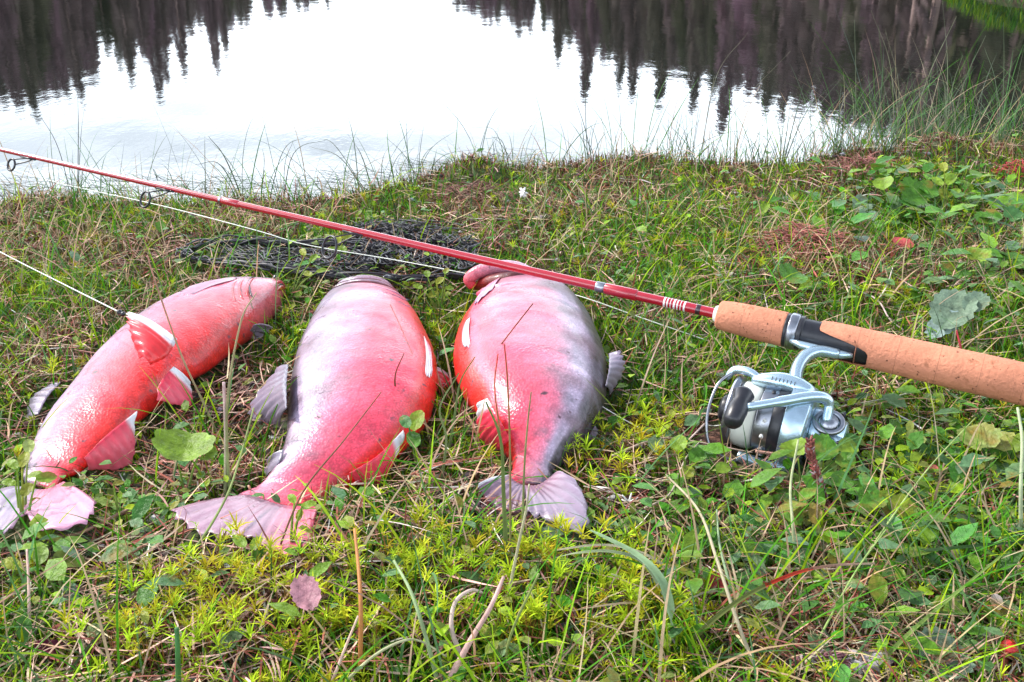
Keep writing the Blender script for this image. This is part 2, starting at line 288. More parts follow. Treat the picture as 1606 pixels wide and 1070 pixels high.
# ------------------------------------------------------------------ char (the three fish)
RED = np.array([.84, .026, .016]); PINK = np.array([.86, .050, .095]); LPINK = np.array([.88, .115, .21]); LAV = np.array([.42, .33, .45]); GREY = np.array([.25, .22, .28]); DRK = np.array([.05, .035, .045]); WHT = np.array([.74, .73, .76])
MASKS = []
def pal(v, stops):
    xs = [s[0] for s in stops]; cs = np.array([s[1] for s in stops]); return np.stack([np.interp(v, xs, cs[:, k]) for k in range(3)], -1)
def fish_body(name, st, thick, stops, parent, tailstops, vshift=0):
    n = 110; k = 56; thick = [t * .74 for t in thick]
    bk = [at(a[0], a[1], t) for (a, b), t in zip(st, thick)]; be = [at(b[0], b[1], t) for (a, b), t in zip(st, thick)]
    mid = [(p + q) * .5 for p, q in zip(bk, be)]; half = []
    for m_, p, q, t in zip(mid, bk, be, thick):
        e = (p - q); w0 = e.length / 2; e.normalize(); vd = Vector((m_.x, m_.y, 0)).normalized(); ct = math.hypot(m_.x, m_.y) / CAM_H
        kk = ct * abs(e.dot(vd)) * t; half.append(math.sqrt(max(w0 * w0 - kk * kk, (.45 * w0) ** 2)))
    M = spline(mid, n); B = spline(bk, n); E = spline(be, n); W_ = [v.x for v in spline([Vector((h, 0, 0)) for h in half], n)]; T_ = [v.x for v in spline([Vector((t, 0, 0)) for t in thick], n)]
    V = []; C = []; poly_l = []; poly_r = []
    rr = np.random.default_rng(len(name) + int(st[0][0][0]))
    for i in range(n):
        u = i / (n - 1); e = (B[i] - E[i]); e.z = 0; e.normalize(); wv, tv = W_[i], T_[i]
        cap = 1.0
        if u < .06: cap = math.sqrt(max(0.0, 1 - (1 - u / .06) ** 2)) * .75 + .25 * (u / .06) + .02
        wv *= 1 - .25 * float(sstep(.96, 1, u)); wv *= min(1, cap); tv2 = tv * min(1, cap * 1.0)
        gzv = float(gz(M[i].x, M[i].y))
        poly_l.append(M[i] + e * wv); poly_r.append(M[i] - e * wv)
        ths = np.arange(k) * 2 * math.pi / k; ca = -np.cos(ths); sa = np.sin(ths)       # th=0 belly edge, pi back edge, top at pi/2
        pw = .94
        ex = np.sign(ca) * np.abs(ca) ** pw * wv; ez = np.sign(sa) * np.abs(sa) ** pw * tv2
        ez = np.where(ez < 0, ez * .8, ez); lift = .006 * math.sin(u * 9 + len(name))
        for a_, (x_, z_) in enumerate(zip(ex, ez)): V.append((M[i].x + e.x * x_, M[i].y + e.y * x_, T_[i] * .80 + .008 * float(sstep(.78, 1, u)) + z_ + gzv * .5))
        v = np.where(sa >= -.02, ths / math.pi, np.where(ca < 0, 0, 1)); v = np.where(ths > math.pi, np.where(ca < 0, 0.0, 1.0), v)
        v = v + vshift * math.sin(u * 4) + .05 * (vnoise(ths * .8, np.full(k, u * 9.), .5, 9) - .5)
        c = pal(v, stops); c2 = pal(v, tailstops); f = float(sstep(.62, 1.0, u)); c = c * (1 - f) + c2 * f
        hd = float(sstep(.23, .12, u)) * (.35 if name == 'left' else .6); c = c * (1 - hd) + (GREY * .7 + LAV * .3) * hd
        mot = vnoise(ths * 1.6, np.full(k, u * 14.), .4, 21); c = c + (GREY * .8 - c) * (.55 * sstep(.50, .70, mot)[:, None] * sstep(.38, .6, v)[:, None])
        c = c + (LAV - c) * (.10 * sstep(.5, .8, vnoise(ths, np.full(k, u * 22), .25, 22)))[:, None]
        if name != 'left':
            for uu, vv, su in ((.20, .62, .018), (.30, .70, .014), (.40, .72, .02), (.52, .66, .016), (.63, .74, .018)):
                am = .95 * math.exp(-((u - uu - .03 * math.sin(uu * 60)) / (su * 1.5)) ** 2) * np.exp(-((v - vv) / .15) ** 2); c = c + (GREY * .8 + PINK * .1 - c) * am[:, None]
        C.append(c)
    F = [(i * k + j, (i + 1) * k + j, (i + 1) * k + (j + 1) % k, i * k + (j + 1) % k) for i in range(n - 1) for j in range(k)]
    F += [tuple(range(k)), tuple((n - 1) * k + j for j in range(k - 1, -1, -1))]
    MASKS.append([(p.x, p.y) for p in poly_l] + [(p.x, p.y) for p in reversed(poly_r)])
    VV = np.array(V).reshape(n, k, 3); cc_ = VV.mean(1, keepdims=True); U_, K_ = np.meshgrid(np.arange(n) / n * 9, np.arange(k) / k * 6.28, indexing='ij')
    dq = (vnoise(U_, np.sin(K_) * 1.5 + 3, .5, 31 + len(name)) - .5) * .05 + (vnoise(U_, np.sin(K_) * 2 + np.cos(K_), .16, 33) - .5) * .016; VV = cc_ + (VV - cc_) * (1 + dq[..., None]); V = [tuple(p) for p in VV.reshape(-1, 3)]
    o = mk('body', np.array(V), F, M_fish, parent, np.concatenate(C))
    def surf(u, v, off=0.0):
        f = u * (n - 1); i = int(min(f, n - 2)); a = int(v * k / 2) % k
        p = Vector(V[i * k + a]); c = Vector((M[i].x, M[i].y, T_[i])); return p + (p - c).normalized() * off
    return o, surf
def fin(name, base, outer, parent, c_in, c_out, lead=None, lead_w=.14, rays=9, n=40, m=12, wave=.0013, thick=.0006, bulge=0.002, col2=None):
    """base, outer: lists of 3-D points running the same way; lead 0/1 = side of a white front edge"""
    Bp = spline(base, n); Op = spline(outer, n); V = []; C = []
    MASKS.append([(p.x, p.y) for p in Bp] + [(p.x, p.y) for p in reversed(Op)])
    nm = (Op[n // 2] - Bp[n // 2]).cross(Bp[-1] - Bp[0]); nm = nm.normalized() if nm.length > 1e-9 else Vector((0, 0, 1))
    if nm.z < 0: nm = -nm
    for i in range(n):
        s = i / (n - 1)
        for j in range(m):
            t = j / (m - 1); p = Bp[i].lerp(Op[i], t)
            jag = 1.0
            w_ = wave * .55 * math.sin(s * rays * 2 * math.pi + 1.5 * math.sin(s * 5)) * (.2 + t) + wave * 1.6 * math.sin(s * 4.2 + rays) * t + bulge * math.sin(math.pi * t)
            if j == m - 1: p = p - (Op[i] - Bp[i]) * (.035 * (1 + math.sin(s * rays * 2 * math.pi)) + .06 * rnd.random() ** 2)
            V.append(p + nm * w_)
            c = np.array(c_in) * (1 - t) + np.array(c_out) * t
            if col2 is not None: f = float(sstep(.45, .8, s)); c = c * (1 - f) + np.array(col2) * f
            c = c * (1 + .09 * math.sin(s * rays * 2 * math.pi + 1.5 * math.sin(s * 5)) + .05 * math.sin(s * rays * 5.3 + t * 2))
            if lead is not None:
                dd = s if lead == 0 else 1 - s; f = 1 - float(sstep(lead_w * .6, lead_w, dd)); c = c * (1 - f) + WHT * f
            C.append(c)
    F = [(i * m + j, i * m + j + 1, (i + 1) * m + j + 1, (i + 1) * m + j) for i in range(n - 1) for j in range(m - 1)]
    o = mk(name, np.array(V), F, M_fin, parent, np.array(C)); md = o.modifiers.new('thickness', 'SOLIDIFY'); md.thickness = thick; md.offset = 0
    return o
def P(l, z=None):
    return [at(a[0], a[1], a[2] if len(a) > 2 else (z or .01)) for a in l]

# --- left fish
f1 = empty('char_fish', at(230, 600, 0), 'red char at the left with head to the upper right and raised white edged fin', 'fish', 'three char lying side by side on the grass')
st1 = [((446, 447), (450, 466)), ((425, 437), (438, 492)), ((390, 433), (408, 518)), ((345, 437), (370, 550)), ((290, 452), (325, 582)), ((240, 475), (292, 602)), ((190, 507), (262, 628)), ((145, 548), (232, 655)), ((105, 597), (198, 685)), ((72, 642), (164, 712)), ((50, 688), (134, 738)), ((41, 724), (110, 752)), ((38, 750), (98, 768)), ((34, 770), (92, 786))]
b1, s1 = fish_body('left', st1, [.016, .024, .030, .034, .037, .037, .035, .031, .026, .020, .014, .009, .006, .002],
    [(0, RED), (.15, RED), (.32, RED * .6 + PINK * .4), (.48, PINK), (.60, LPINK), (.70, LAV * .9 + LPINK * .3), (.84, LAV * 1.1), (.93, GREY), (1, DRK)], f1, [(0, RED), (.25, PINK), (.45, LPINK), (.65, LAV * 1.2 + LPINK * .2), (1, LAV)])
fin('tail_fin', P([(100, 756, .018), (70, 768, .018), (42, 765, .016)]), P([(153, 786, .026), (132, 820, .028), (62, 834, .026), (38, 812, .022), (12, 840, .024), (-6, 835, .016), (-4, 770, .018)]), f1, LPINK * .7 + LAV * .3, LPINK * .35 + LAV * .85, None, rays=11, col2=LAV * .8)
fin('pelvic_fin', P([(278, 532, .058), (270, 548, .056), (258, 562, .052), (236, 572, .048)]), P([(196, 490, .070), (197, 502, .072), (204, 528, .064), (218, 560, .052)]), f1, RED * .75 + PINK * .15, RED * .6 + LPINK * .35, 0, .32, rays=7, bulge=.006)
fin('pelvic_fin', P([(272, 575, .045), (258, 590, .040), (246, 610, .035)]), P([(300, 600, .03), (298, 640, .012), (248, 628, .03)]), f1, PINK * .9, PINK * .8 + LAV * .2, 0, .26, rays=6)
fin('anal_fin', P([(215, 645, .04), (170, 680, .035), (132, 718, .025)]), P([(208, 655, .035), (207, 730, .010), (140, 738, .014)]), f1, PINK * .9, PINK * .6 + GREY * .4, 0, .24, rays=8)
fin('pectoral_fin', [s1(.20, .68, .0004), s1(.20, .65, .0004), s1(.205, .62, .0004)], [s1(.32, .73, .0006), s1(.345, .66, .0012), s1(.31, .60, .0006)], f1, GREY * 1.2 + PINK * .3, GREY * 1.2 + LPINK * .2, None, rays=8, wave=.0006)
fin('pectoral_fin', P([(398, 510, .03), (392, 520, .02), (388, 530, .012)]), P([(425, 512, .022), (428, 520, .012), (400, 532, .006)]), f1, LAV * .8, LAV, None, rays=6)
fin('dorsal_fin', P([(95, 600, .02), (75, 622, .018), (60, 650, .014)]), P([(72, 610, .012), (50, 630, .008), (38, 660, .006)]), f1, LAV * .7, GREY, None, rays=6)
def crease(name, surf, uv, r0, c, c1=None, parent=None, off=0.0, m_=None):
    mb = MB(); q = 26; P_ = spline([surf(u, v, off) for u, v in uv], q); tube(mb, P_, [max(.00015, r0 * math.sin(math.pi * (i + .6) / q)) for i in range(q)], 8, tuple(c), None if c1 is None else tuple(c1)); return mb.build(name, m_ or M_fish, parent)
crease('mouth', s1, [(.004, .52), (.02, .45), (.045, .40), (.07, .38)], .0016, DRK, None, f1)
crease('upper_jaw', s1, [(.006, .66), (.022, .55), (.05, .50), (.078, .46)], .0026, LPINK * .8, RED * .6 + LPINK * .3, f1, -.0006)
crease('lower_jaw', s1, [(.006, .36), (.025, .33), (.05, .30), (.08, .28)], .0030, RED * .5 + DRK * .4, RED * .7, f1, -.001)
crease('gill_slit', s1, [(.118, .80), (.160, .62), (.172, .42), (.150, .20)], .0012, DRK, None, f1, .0002)
for q_ in range(3): crease('gill_cover', s1, [(.125 + .02 * q_, .78), (.165 + .02 * q_, .6), (.175 + .02 * q_, .4), (.15 + .02 * q_, .2)], .0022 - .0004 * q_, LPINK * (.95 - .15 * q_), RED * .8, f1, -.0010)
e_ = crease('eye', s1, [(.060, .66), (.070, .64), (.080, .62)], .0048, (.34, .20, .08), None, f1, -.0012); crease('pupil', s1, [(.065, .65), (.070, .64), (.075, .63)], .0034, (.01, .01, .012), None, e_, .0012, M_dark)

# --- middle fish
f2 = empty('char_fish', at(560, 620, 0), 'large middle char lying on its side, tail fanned to the lower left', 'fish', 'three char lying side by side on the grass')
st2 = [((534, 454), (608, 452)), ((518, 460), (624, 460)), ((504, 472), (637, 472)), ((490, 492), (655, 492)), ((470, 530), (676, 530)), ((456, 575), (688, 575)), ((450, 620), (682, 618)), ((449, 660), (662, 657)), ((444, 700), (630, 700)), ((430, 735), (584, 738)), ((414, 757), (540, 765)), ((400, 772), (512, 786)), ((382, 788), (488, 806)), ((368, 806), (468, 828))]
b2, s2 = fish_body('middle', st2, [.018, .027, .034, .040, .044, .045, .043, .038, .031, .023, .016, .010, .006, .002],
    [(0, RED), (.19, RED), (.24, RED * .5 + LPINK * .6), (.32, PINK * .75 + LPINK * .25), (.46, LPINK * .5 + PINK * .5), (.58, LPINK * .8 + LAV * .35), (.68, LAV * 1.2), (.79, LAV * 1.3), (.835, LAV * .9), (.865, DRK * 1.3), (1, DRK)], f2, [(0, RED * .8 + PINK * .2), (.3, PINK), (.5, LPINK), (.9, LPINK * 1.05), (1, GREY)])
fin('tail_fin', P([(390, 776, .018), (440, 792, .022), (500, 795, .020)]), P([(262, 804, .024), (292, 838, .024), (340, 850, .024), (385, 848, .028), (415, 868, .028), (448, 876, .030), (482, 852, .030), (494, 812, .024)]), f2, LAV * .55 + PINK * .15, LAV * .6 + PINK * .12, None, rays=13, col2=LPINK * .85)
fin('dorsal_fin', P([(452, 572, .05), (449, 600, .05), (449, 640, .048)]), P([(442, 582, .035), (384, 650, .008), (436, 668, .008)]), f2, GREY * .8, LAV * .75, None, rays=8, wave=.002)
fin('adipose_fin', P([(446, 705, .03), (440, 722, .026), (434, 735, .02)]), P([(425, 722, .02), (412, 738, .01), (416, 750, .008)]), f2, GREY, LAV * .8, None, rays=2)
fin('pectoral_fin', [s2(.34, .20, .0005), s2(.345, .18, .0005), s2(.35, .16, .0005)], [s2(.45, .20, .001), s2(.445, .17, .0015), s2(.42, .15, .001)], f2, LPINK, WHT * .9, 0, .5, rays=5, wave=.0006)
fin('anal_fin', P([(632, 675, .035), (592, 715, .032), (548, 742, .025)]), P([(628, 690, .03), (597, 765, .008), (560, 760, .012)]), f2, PINK * .95, PINK * .7 + LPINK * .3, 0, .26, rays=8)
fin('pelvic_fin', P([(683, 575, .02), (684, 590, .016), (682, 604, .014)]), P([(706, 590, .012), (708, 610, .006), (690, 622, .006)]), f2, RED * .8, PINK, 0, .25, rays=5)
for nm, u0, r0, cc in (('upper_jaw', .078, .0034, GREY), ('mouth', .092, .0022, DRK), ('lower_jaw', .106, .0036, LAV * .95), ('mouth', .122, .0020, DRK), ('throat_fold', .136, .0030, LAV * .9), ('throat_fold', .152, .0016, DRK * 1.4)):
    crease(nm, s2, [(u0 + .010 * math.sin(v * 3.1) + .004 * math.sin(v * 17 + u0 * 90), .14 + .70 * v) for v in [i / 9 for i in range(10)]], r0, RED * .25 + cc * .75, cc, f2, -.0006 if r0 > .002 else .0002)
for q_ in range(3): crease('gill_cover', s2, [(.16 + .024 * q_, .06), (.195 + .024 * q_, .16), (.21 + .024 * q_, .30), (.20 + .024 * q_, .46), (.17 + .024 * q_, .60)], .0022 - .0005 * q_, LPINK * .9, LAV * .9, f2, -.0010)
mb = MB(); tube(mb, spline(P([(602, 436, .030), (612, 438, .024), (624, 441, .014)]), 6), [.002, .004, .0045, .004, .003, .001], 10, (.02, .015, .02)); mb.build('mouth_corner', M_dark, f2)

# --- right fish
f3 = empty('char_fish', at(835, 600, 0), 'short plump char at the right with gaping red mouth under the rod', 'fish', 'three char lying side by side on the grass')
st3 = [((858, 432), (785, 440)), ((882, 444), (757, 456)), ((910, 468), (732, 484)), ((934, 508), (716, 517)), ((948, 550), (712, 556)), ((952, 590), (722, 596)), ((944, 632), (744, 628)), ((926, 667), (764, 662)), ((905, 697), (784, 692)), ((882, 720), (802, 716)), ((868, 742), (803, 742)), ((866, 762), (796, 762)), ((864, 782), (792, 782))]
b3, s3 = fish_body('right', st3, [.024, .034, .042, .047, .049, .048, .044, .037, .029, .020, .013, .008, .002],
    [(0, RED), (.18, RED), (.22, LPINK), (.29, PINK * .8 + LPINK * .2), (.42, PINK * .45 + LPINK * .6), (.60, LPINK * .7 + LAV * .35), (.68, LAV * 1.35), (.755, LAV * 1.4), (.79, DRK * 1.6), (.82, DRK), (1, DRK * .8)], f3, [(0, RED), (.3, PINK * .8 + LPINK * .2), (.55, LAV * .6 + PINK * .25), (.76, LAV * .7), (.83, DRK), (1, DRK)])
fin('tail_fin', P([(797, 745, .018), (812, 758, .020), (826, 762, .022)]), P([(748, 766, .024), (752, 776, .020), (775, 796, .016), (800, 806, .016), (822, 800, .018)]), f3, LAV * .5, LAV * .4 + LPINK * .12, 0, .10, rays=8)
fin('tail_fin', P([(824, 762, .022), (846, 760, .022), (868, 745, .020)]), P([(826, 808, .026), (862, 818, .028), (914, 838, .030), (926, 800, .030), (908, 758, .028), (886, 752, .026)]), f3, LAV * .45 + PINK * .08, LAV * .75, None, rays=9, bulge=.004)
fin('dorsal_fin', P([(955, 555, .045), (955, 580, .045), (950, 605, .04)]), P([(968, 552, .05), (976, 585, .03), (962, 618, .014)]), f3, GREY, LAV * .9, None, rays=7, wave=.002)
fin('adipose_fin', P([(925, 660, .03), (920, 672, .026), (914, 685, .02)]), P([(934, 662, .02), (936, 680, .012), (926, 694, .008)]), f3, GREY, LAV * .8, None, rays=2)
fin('pectoral_fin', [s3(.27, .215, .0005), s3(.275, .205, .0005), s3(.28, .195, .0005)], [s3(.37, .235, .001), s3(.365, .21, .0015), s3(.355, .20, .001)], f3, LPINK, WHT * .9, 0, .5, rays=5, wave=.0006)  # second pectoral fin; its white is a narrow glare strip put into the colour
fin('anal_fin', P([(765, 625, .05), (782, 655, .046), (800, 690, .03)]), P([(752, 632, .045), (750, 690, .016), (782, 708, .014)]), f3, PINK * .9, PINK, 0, .24, rays=8)
fin('pelvic_fin', P([(722, 560, .02), (726, 575, .02), (730, 590, .016)]), P([(712, 575, .014), (716, 595, .008), (724, 604, .008)]), f3, RED, RED * .8, None, rays=5)
mb = MB(); tube(mb, spline(P([(742, 450, .030), (736, 438, .038), (752, 426, .046), (785, 418, .052), (815, 420, .054), (842, 432, .052)]), 36), [.0030 + .0038 * math.sin(.5 + i / 35 * 2.4) for i in range(36)], 14, RED * .7 + LPINK * .2, tuple(LAV * 1.3)); mb.build('upper_jaw', M_fish, f3)
mb = MB(); tube(mb, spline(P([(746, 448, .028), (770, 443, .038), (802, 438, .045), (834, 434, .047)]), 24), [.0050 + .003 * math.sin(i / 23 * 3.14) for i in range(24)], 12, RED * .35, (.03, .01, .015)); mb.build('mouth', M_fish, f3)
mb = MB(); tube(mb, spline(P([(750, 462, .036), (765, 456, .043), (790, 451, .050), (822, 446, .053)]), 24), [.0028 + .0018 * math.sin(i / 23 * 3.14) for i in range(24)], 10, LPINK * .8, tuple(LAV)); mb.build('lower_jaw', M_fish, f3)
fin('pectoral_fin', [s3(.085, .26, .0005), s3(.09, .31, .0005), s3(.095, .36, .0005)], [s3(.20, .21, .001), s3(.23, .26, .0015), s3(.19, .34, .001)], f3, LPINK * .8 + LAV * .3, LAV * 1.25 + LPINK * .1, None, rays=5, wave=.0006)
crease('gill_cover', s3, [(.06, .10), (.075, .25), (.08, .45), (.07, .62)], .0022, LPINK * .9, LAV, f3, -.001)
for q_ in range(3): crease('skin_fold', s3, [(.030 + .012 * q_, .2), (.036 + .012 * q_, .5), (.03 + .012 * q_, .8)], .0016, LAV * .9, LAV * .7, f3, -.0005)

# ------------------------------------------------------------------ rod and reel
ZA, ZB = .072, .084
RA = at(1127, 493, ZA); RB = at(800, 418, ZB); RD = (RB - RA).normalized()           # RD points to the tip
def on_rod(px):
    """point of the rod axis seen at column px"""
    u = (px - 803) / FPX; k = None
    # x = u*depth ; depth along view
    vd = Vector((0, cp, -sp_)); o = RA - Vector((0, 0, CAM_H))
    s = (u * o.dot(vd) - o.x) / (RD.x - u * RD.dot(vd)); return RA + RD * s
SV = Vector((0, -.9, -.43)); SV = (SV - RD * SV.dot(RD)).normalized()                # the reel and the rings hang this way
NV = SV.cross(RD); NV = NV if NV.z > 0 else -NV
def loc(o, x, y, z): return o + RD * x + SV * y + NV * z
rod = empty('fishing_rod', on_rod(1400), 'red spinning rod with cork handle lying across the heads of the fish', 'fishing rod')
def lathe(name, prof, o, mt, parent, k=28, c=(1, 1, 1), ax=None):
    """prof: list of (x along axis, radius)"""
    A = ax or RD; U = A.cross(Vector((.1, .2, 1))).normalized(); W2 = A.cross(U); V = []; n = len(prof)
    for x, r in prof:
        for j in range(k): th = 2 * math.pi * j / k; V.append(o + A * x + (U * math.cos(th) + W2 * math.sin(th)) * max(r, 1e-5))
    F = [(i * k + j, i * k + (j + 1) % k, (i + 1) * k + (j + 1) % k, (i + 1) * k + j) for i in range(n - 1) for j in range(k)] + [tuple(range(k - 1, -1, -1)), tuple((n - 1) * k + j for j in range(k))]
    ob = mk(name, np.array(V), F, mt, parent)
    md = ob.modifiers.new('edge', 'BEVEL'); md.width = .0004; md.segments = 2; md.limit_method = 'ANGLE'; md.angle_limit = rad(40)
    return ob
def xr(px): return (on_rod(px) - RA).dot(RD)
def rblank(x): return np.interp(x, [-.05, 0, .25, .8, 1.5, 2.0], [.0050, .0045, .0037, .0027, .0017, .001])
xs = np.linspace(-.03, 1.55, 90)
lathe('blank', [(x, float(rblank(x))) for x in xs], RA, M_red, rod, 16)
def wrap(p0, p1, add=.0006, m_=M_wrap, nm='thread_wrap'):
    a, b = sorted((xr(p0), xr(p1))); lathe(nm, [(a, rblank(a) + add * .3), (a + .001, rblank(a) + add), (b - .001, rblank(b) + add), (b, rblank(b) + add * .3)], RA, m_, rod, 16)
wrap(935, 949, .0005, M_alu, 'ferrule_band'); wrap(949, 1000, .0009, M_red, 'ferrule'); wrap(344, 348, .0002, M_alu, 'ferrule_band'); wrap(350, 375, .0007, M_red, 'ferrule')
for a in range(7):
    q = 1042 + a * 5.2; wrap(q, q + 3.0 - (a % 3) * .5, .00015, M_white, 'print_mark')
wrap(1092, 1100, .0002, M_wrap)
lathe('winding_check', [(-.004, .0085), (.0, .0080), (.0035, .0062)], RA, M_white, rod)
xh0, xh1 = xr(1232), xr(1252); xs0 = xr(1345)
lathe('fore_grip', [(0.0, .0104), (-.001, .0118), (-.01, .0130), (xh0 * .5, .0138), (xh0 + .001, .0143), (xh0, .0140)], RA, M_cork, rod)
lathe('lock_ring', [(xh0, .0140), (xh0 - .0025, .0140)], RA, M_dark, rod)
lathe('seat_hood', [(xh0 - .0025, .0138), (xh0 - .0035, .0150), (xh1 + .001, .0150), (xh1, .0142)], RA, M_alu, rod)
lathe('reel_seat', [(xh1, .0142), (xh1 - .0035, .0142), (xh1 - .004, .0126), (xs0 - .02, .0128)], RA, M_dark, rod)
# rear grip: cork tube whose front is cut away slantwise to bare the black seat
V = []; k = 40; pr = [(0, 0)]
U0 = (SV * .55 + NV * .83).normalized(); W0 = RD.cross(U0)
xg = xr(1285); rows = 40; xe = xr(1606) - .16
for i in range(rows):
    for j in range(k):
        th = 2 * math.pi * j / k; dirv = SV * math.cos(th) + NV * math.sin(th)
        cut = max(0.0, math.cos(th - .1)); x0 = xg - (.040 * sstep(.35, .95, cut)); x = x0 + (xe - x0) * i / (rows - 1)
        r = float(np.interp(-x, [.05, .10, .2, .3, .45], [.0144, .0149, .0158, .0162, .0150])); r = r * (.93 if i == 0 else 1)
        if i == rows - 1: r *= .9
        V.append(RA + RD * float(x) + dirv * r)
F = [(i * k + j, (i + 1) * k + j, (i + 1) * k + (j + 1) % k, i * k + (j + 1) % k) for i in range(rows - 1) for j in range(k)] + [tuple((rows - 1) * k + j for j in range(k))]
mk('rear_grip', np.array(V), F, M_cork, rod)
def disc_ring(mb, o, ax, R, r, k=26, kk=8):
    U = ax.cross(Vector((.3, .2, 1))).normalized(); W2 = ax.cross(U); V = []
    for i in range(k):
        a = 2 * math.pi * i / k; d = U * math.cos(a) + W2 * math.sin(a)
        for j in range(kk): b_ = 2 * math.pi * j / kk; V.append(o + d * (R + r * math.cos(b_)) + ax * r * math.sin(b_))
    mb.add(V, [(i * kk + j, ((i + 1) % k) * kk + j, ((i + 1) % k) * kk + (j + 1) % kk, i * kk + (j + 1) % kk) for i in range(k) for j in range(kk)])
for px, R, dl in ((-240, .0055, .014), (47, .0068, .019), (262, .0085, .023), (556, .011, .028)):
    q = on_rod(px); c = q + SV * dl + RD * .012; mb = MB(); disc_ring(mb, c, (RD * .6 + (Vector((0, 0, CAM_H)) - c).normalized() * .7).normalized(), R, .0012)
    g = mb.build('line_guide', M_dark, rod); mb = MB()
    for s_ in (-1, 1): tube(mb, spline([q - RD * .008 + SV * .003, q - RD * .002 + SV * .006 + NV * s_ * .002, c - SV * R * .8 + NV * s_ * R * .5], 8), .0008, 6)
    tube(mb, [q + RD * .012 + SV * .0035, q - RD * .012 + SV * .0035], .0011, 6); fo_ = mb.build('guide_foot', M_dark, g); fo_.location = (0, 0, 0)

M_seam = mat('cork_glue', (.30, .12, .07), .8)
for q in (.022, .047):
    if q < -xh0: rq = float(np.interp(q, [.01, -xh0 * .5, -xh0], [.0130, .0138, .0143])) + .00008; lathe('cork_seam', [(-q, rq - .001), (-q - .0002, rq), (-q - .0005, rq), (-q - .0007, rq - .001)], RA, M_seam, rod)
for q in range(9):
    a = -xg + .030 + q * .030
    rs = float(np.interp(a, [.05, .10, .2, .3, .45], [.0144, .0149, .0158, .0162, .0150])) + .00012
    lathe('cork_seam', [(-a, rs - .001), (-a - .0002, rs), (-a - .0005, rs), (-a - .0007, rs - .001)], RA, M_seam, rod)
# reel frame: x to the tip, y down the stem, z to the viewer
FP = on_rod(1299); RO = FP + SV * .092 - RD * .015
reel = empty('fishing_reel', RO, 'silver open faced spinning reel with black knob hanging from the cork rod handle', 'fishing reel')
mb = MB(); tube(mb, [loc(FP, .027, .0135, .004), loc(FP, .018, .0155, .004), loc(FP, -.014, .0160, .004), loc(FP, -.022, .0140, .004)], [.0018, .0034, .0034, .0018], 10)
tube(mb, spline([loc(FP, -.012, .016, .004), loc(FP, .002, .019, .006), loc(FP, .011, .030, .008), loc(FP, .013, .048, .008), loc(FP, .006, .068, .007), loc(FP, -.006, .088, .005), loc(FP, -.018, .104, .0)], 30), [.0040 + .0012 * math.sin(i / 29 * 3.14) for i in range(30)], 12)
mb.build('stem', M_silver, reel)
lathe('gearbox', [(-.022, .006), (-.020, .013), (-.012, .017), (-.002, .019), (.004, .019), (.005, .014)], RO, M_silver, reel)
mb = MB(); tube(mb, [loc(RO, -.010, .008, .002), loc(RO, -.012, .022, .004)], [.013, .010], 20); tube(mb, [loc(RO, -.022, .012, .0), loc(RO, .004, .016, .0)], [.006, .008], 14); mb.build('side_cover', M_silver, reel)
mb = MB(); disc_ring(mb, loc(RO, -.008, .002, .019), NV, .0095, .0022); mb.build('cover_rim', M_alu, reel)
mb = MB(); tube(mb, [loc(RO, -.008, .002, .012), loc(RO, -.008, .002, .021)], .0065, 18); mb.build('shaft_cap', M_alu, reel)
mb = MB()
for q in ((-.018, .016, .013), (.002, .021, .012), (-.016, -.010, .014)): mb = MB(); tube(mb, [loc(RO, *q), loc(RO, q[0], q[1], q[2] + .004)], .0016, 10); mb.build('screw', M_dark, reel)
lathe('rotor', [(.004, .012), (.005, .029), (.007, .0320), (.016, .0335), (.022, .0330), (.0225, .0295), (.012, .0285)], RO, M_silver, reel, 40)
lathe('rotor_groove', [(.0225, .0288), (.024, .0290), (.031, .0282)], RO, M_dark, reel, 40)
lathe('spool', [(.031, .0275), (.042, .0272), (.043, .0235), (.060, .0235), (.0605, .0272), (.064, .0280), (.066, .0268), (.066, .021), (.062, .0195), (.062, .012)], RO, M_alu, reel, 44)
lathe('line_winding', [(.0435, .0238), (.045, .0252), (.051, .0258), (.058, .0252), (.0598, .0238)], RO, M_line, reel, 40)
lathe('drag_knob', [(.062, .0115), (.068, .0115), (.072, .0105), (.074, .0075), (.075, .003)], RO, M_dark, reel, 20)
for j in range(14):      # vent holes round the skirt
    th = j / 14 * 6.283; d = SV * math.cos(th) + NV * math.sin(th); mb = MB(); tube(mb, [RO + RD * .035 + d * .0266, RO + RD * .035 + d * .0282], .0016, 8); mb.build('skirt_hole', M_white if d.dot(SV) > .2 else M_dark, reel)
mb = MB(); tube(mb, spline([loc(RO, .008, -.016, .024), loc(RO, .028, -.018, .027), loc(RO, .044, -.016, .026), loc(RO, .054, -.015, .024)], 12), [.0045, .0062, .0070, .007, .007, .007, .0066, .0060, .0054, .0046, .0038, .0028], 14); mb.build('rotor_arm', M_silver, reel)
mb = MB(); tube(mb, spline([loc(RO, .012, .030, -.010), loc(RO, .030, .034, -.010), loc(RO, .050, .034, -.008)], 12), .0048, 12); mb.build('rotor_arm', M_silver, reel)
for q in range(7):
    mb = MB(); a0 = loc(RO, .022 + q * .0028, -.0150, .0338); tube(mb, [a0, a0 + SV * .003 - NV * .0003], .00035, 5); mb.build('print_mark', M_dark, reel)
mb = MB(); tube(mb, spline([loc(RO, .046, -.015, .026), loc(RO, .058, -.020, .026), loc(RO, .070, -.021, .022), loc(RO, .074, -.014, .018)], 14), [.002, .0024, .0028, .003, .0032, .0034, .0034, .0034, .0034, .0032, .003, .0028, .0024, .002], 10); mb.build('line_roller', M_silver, reel)
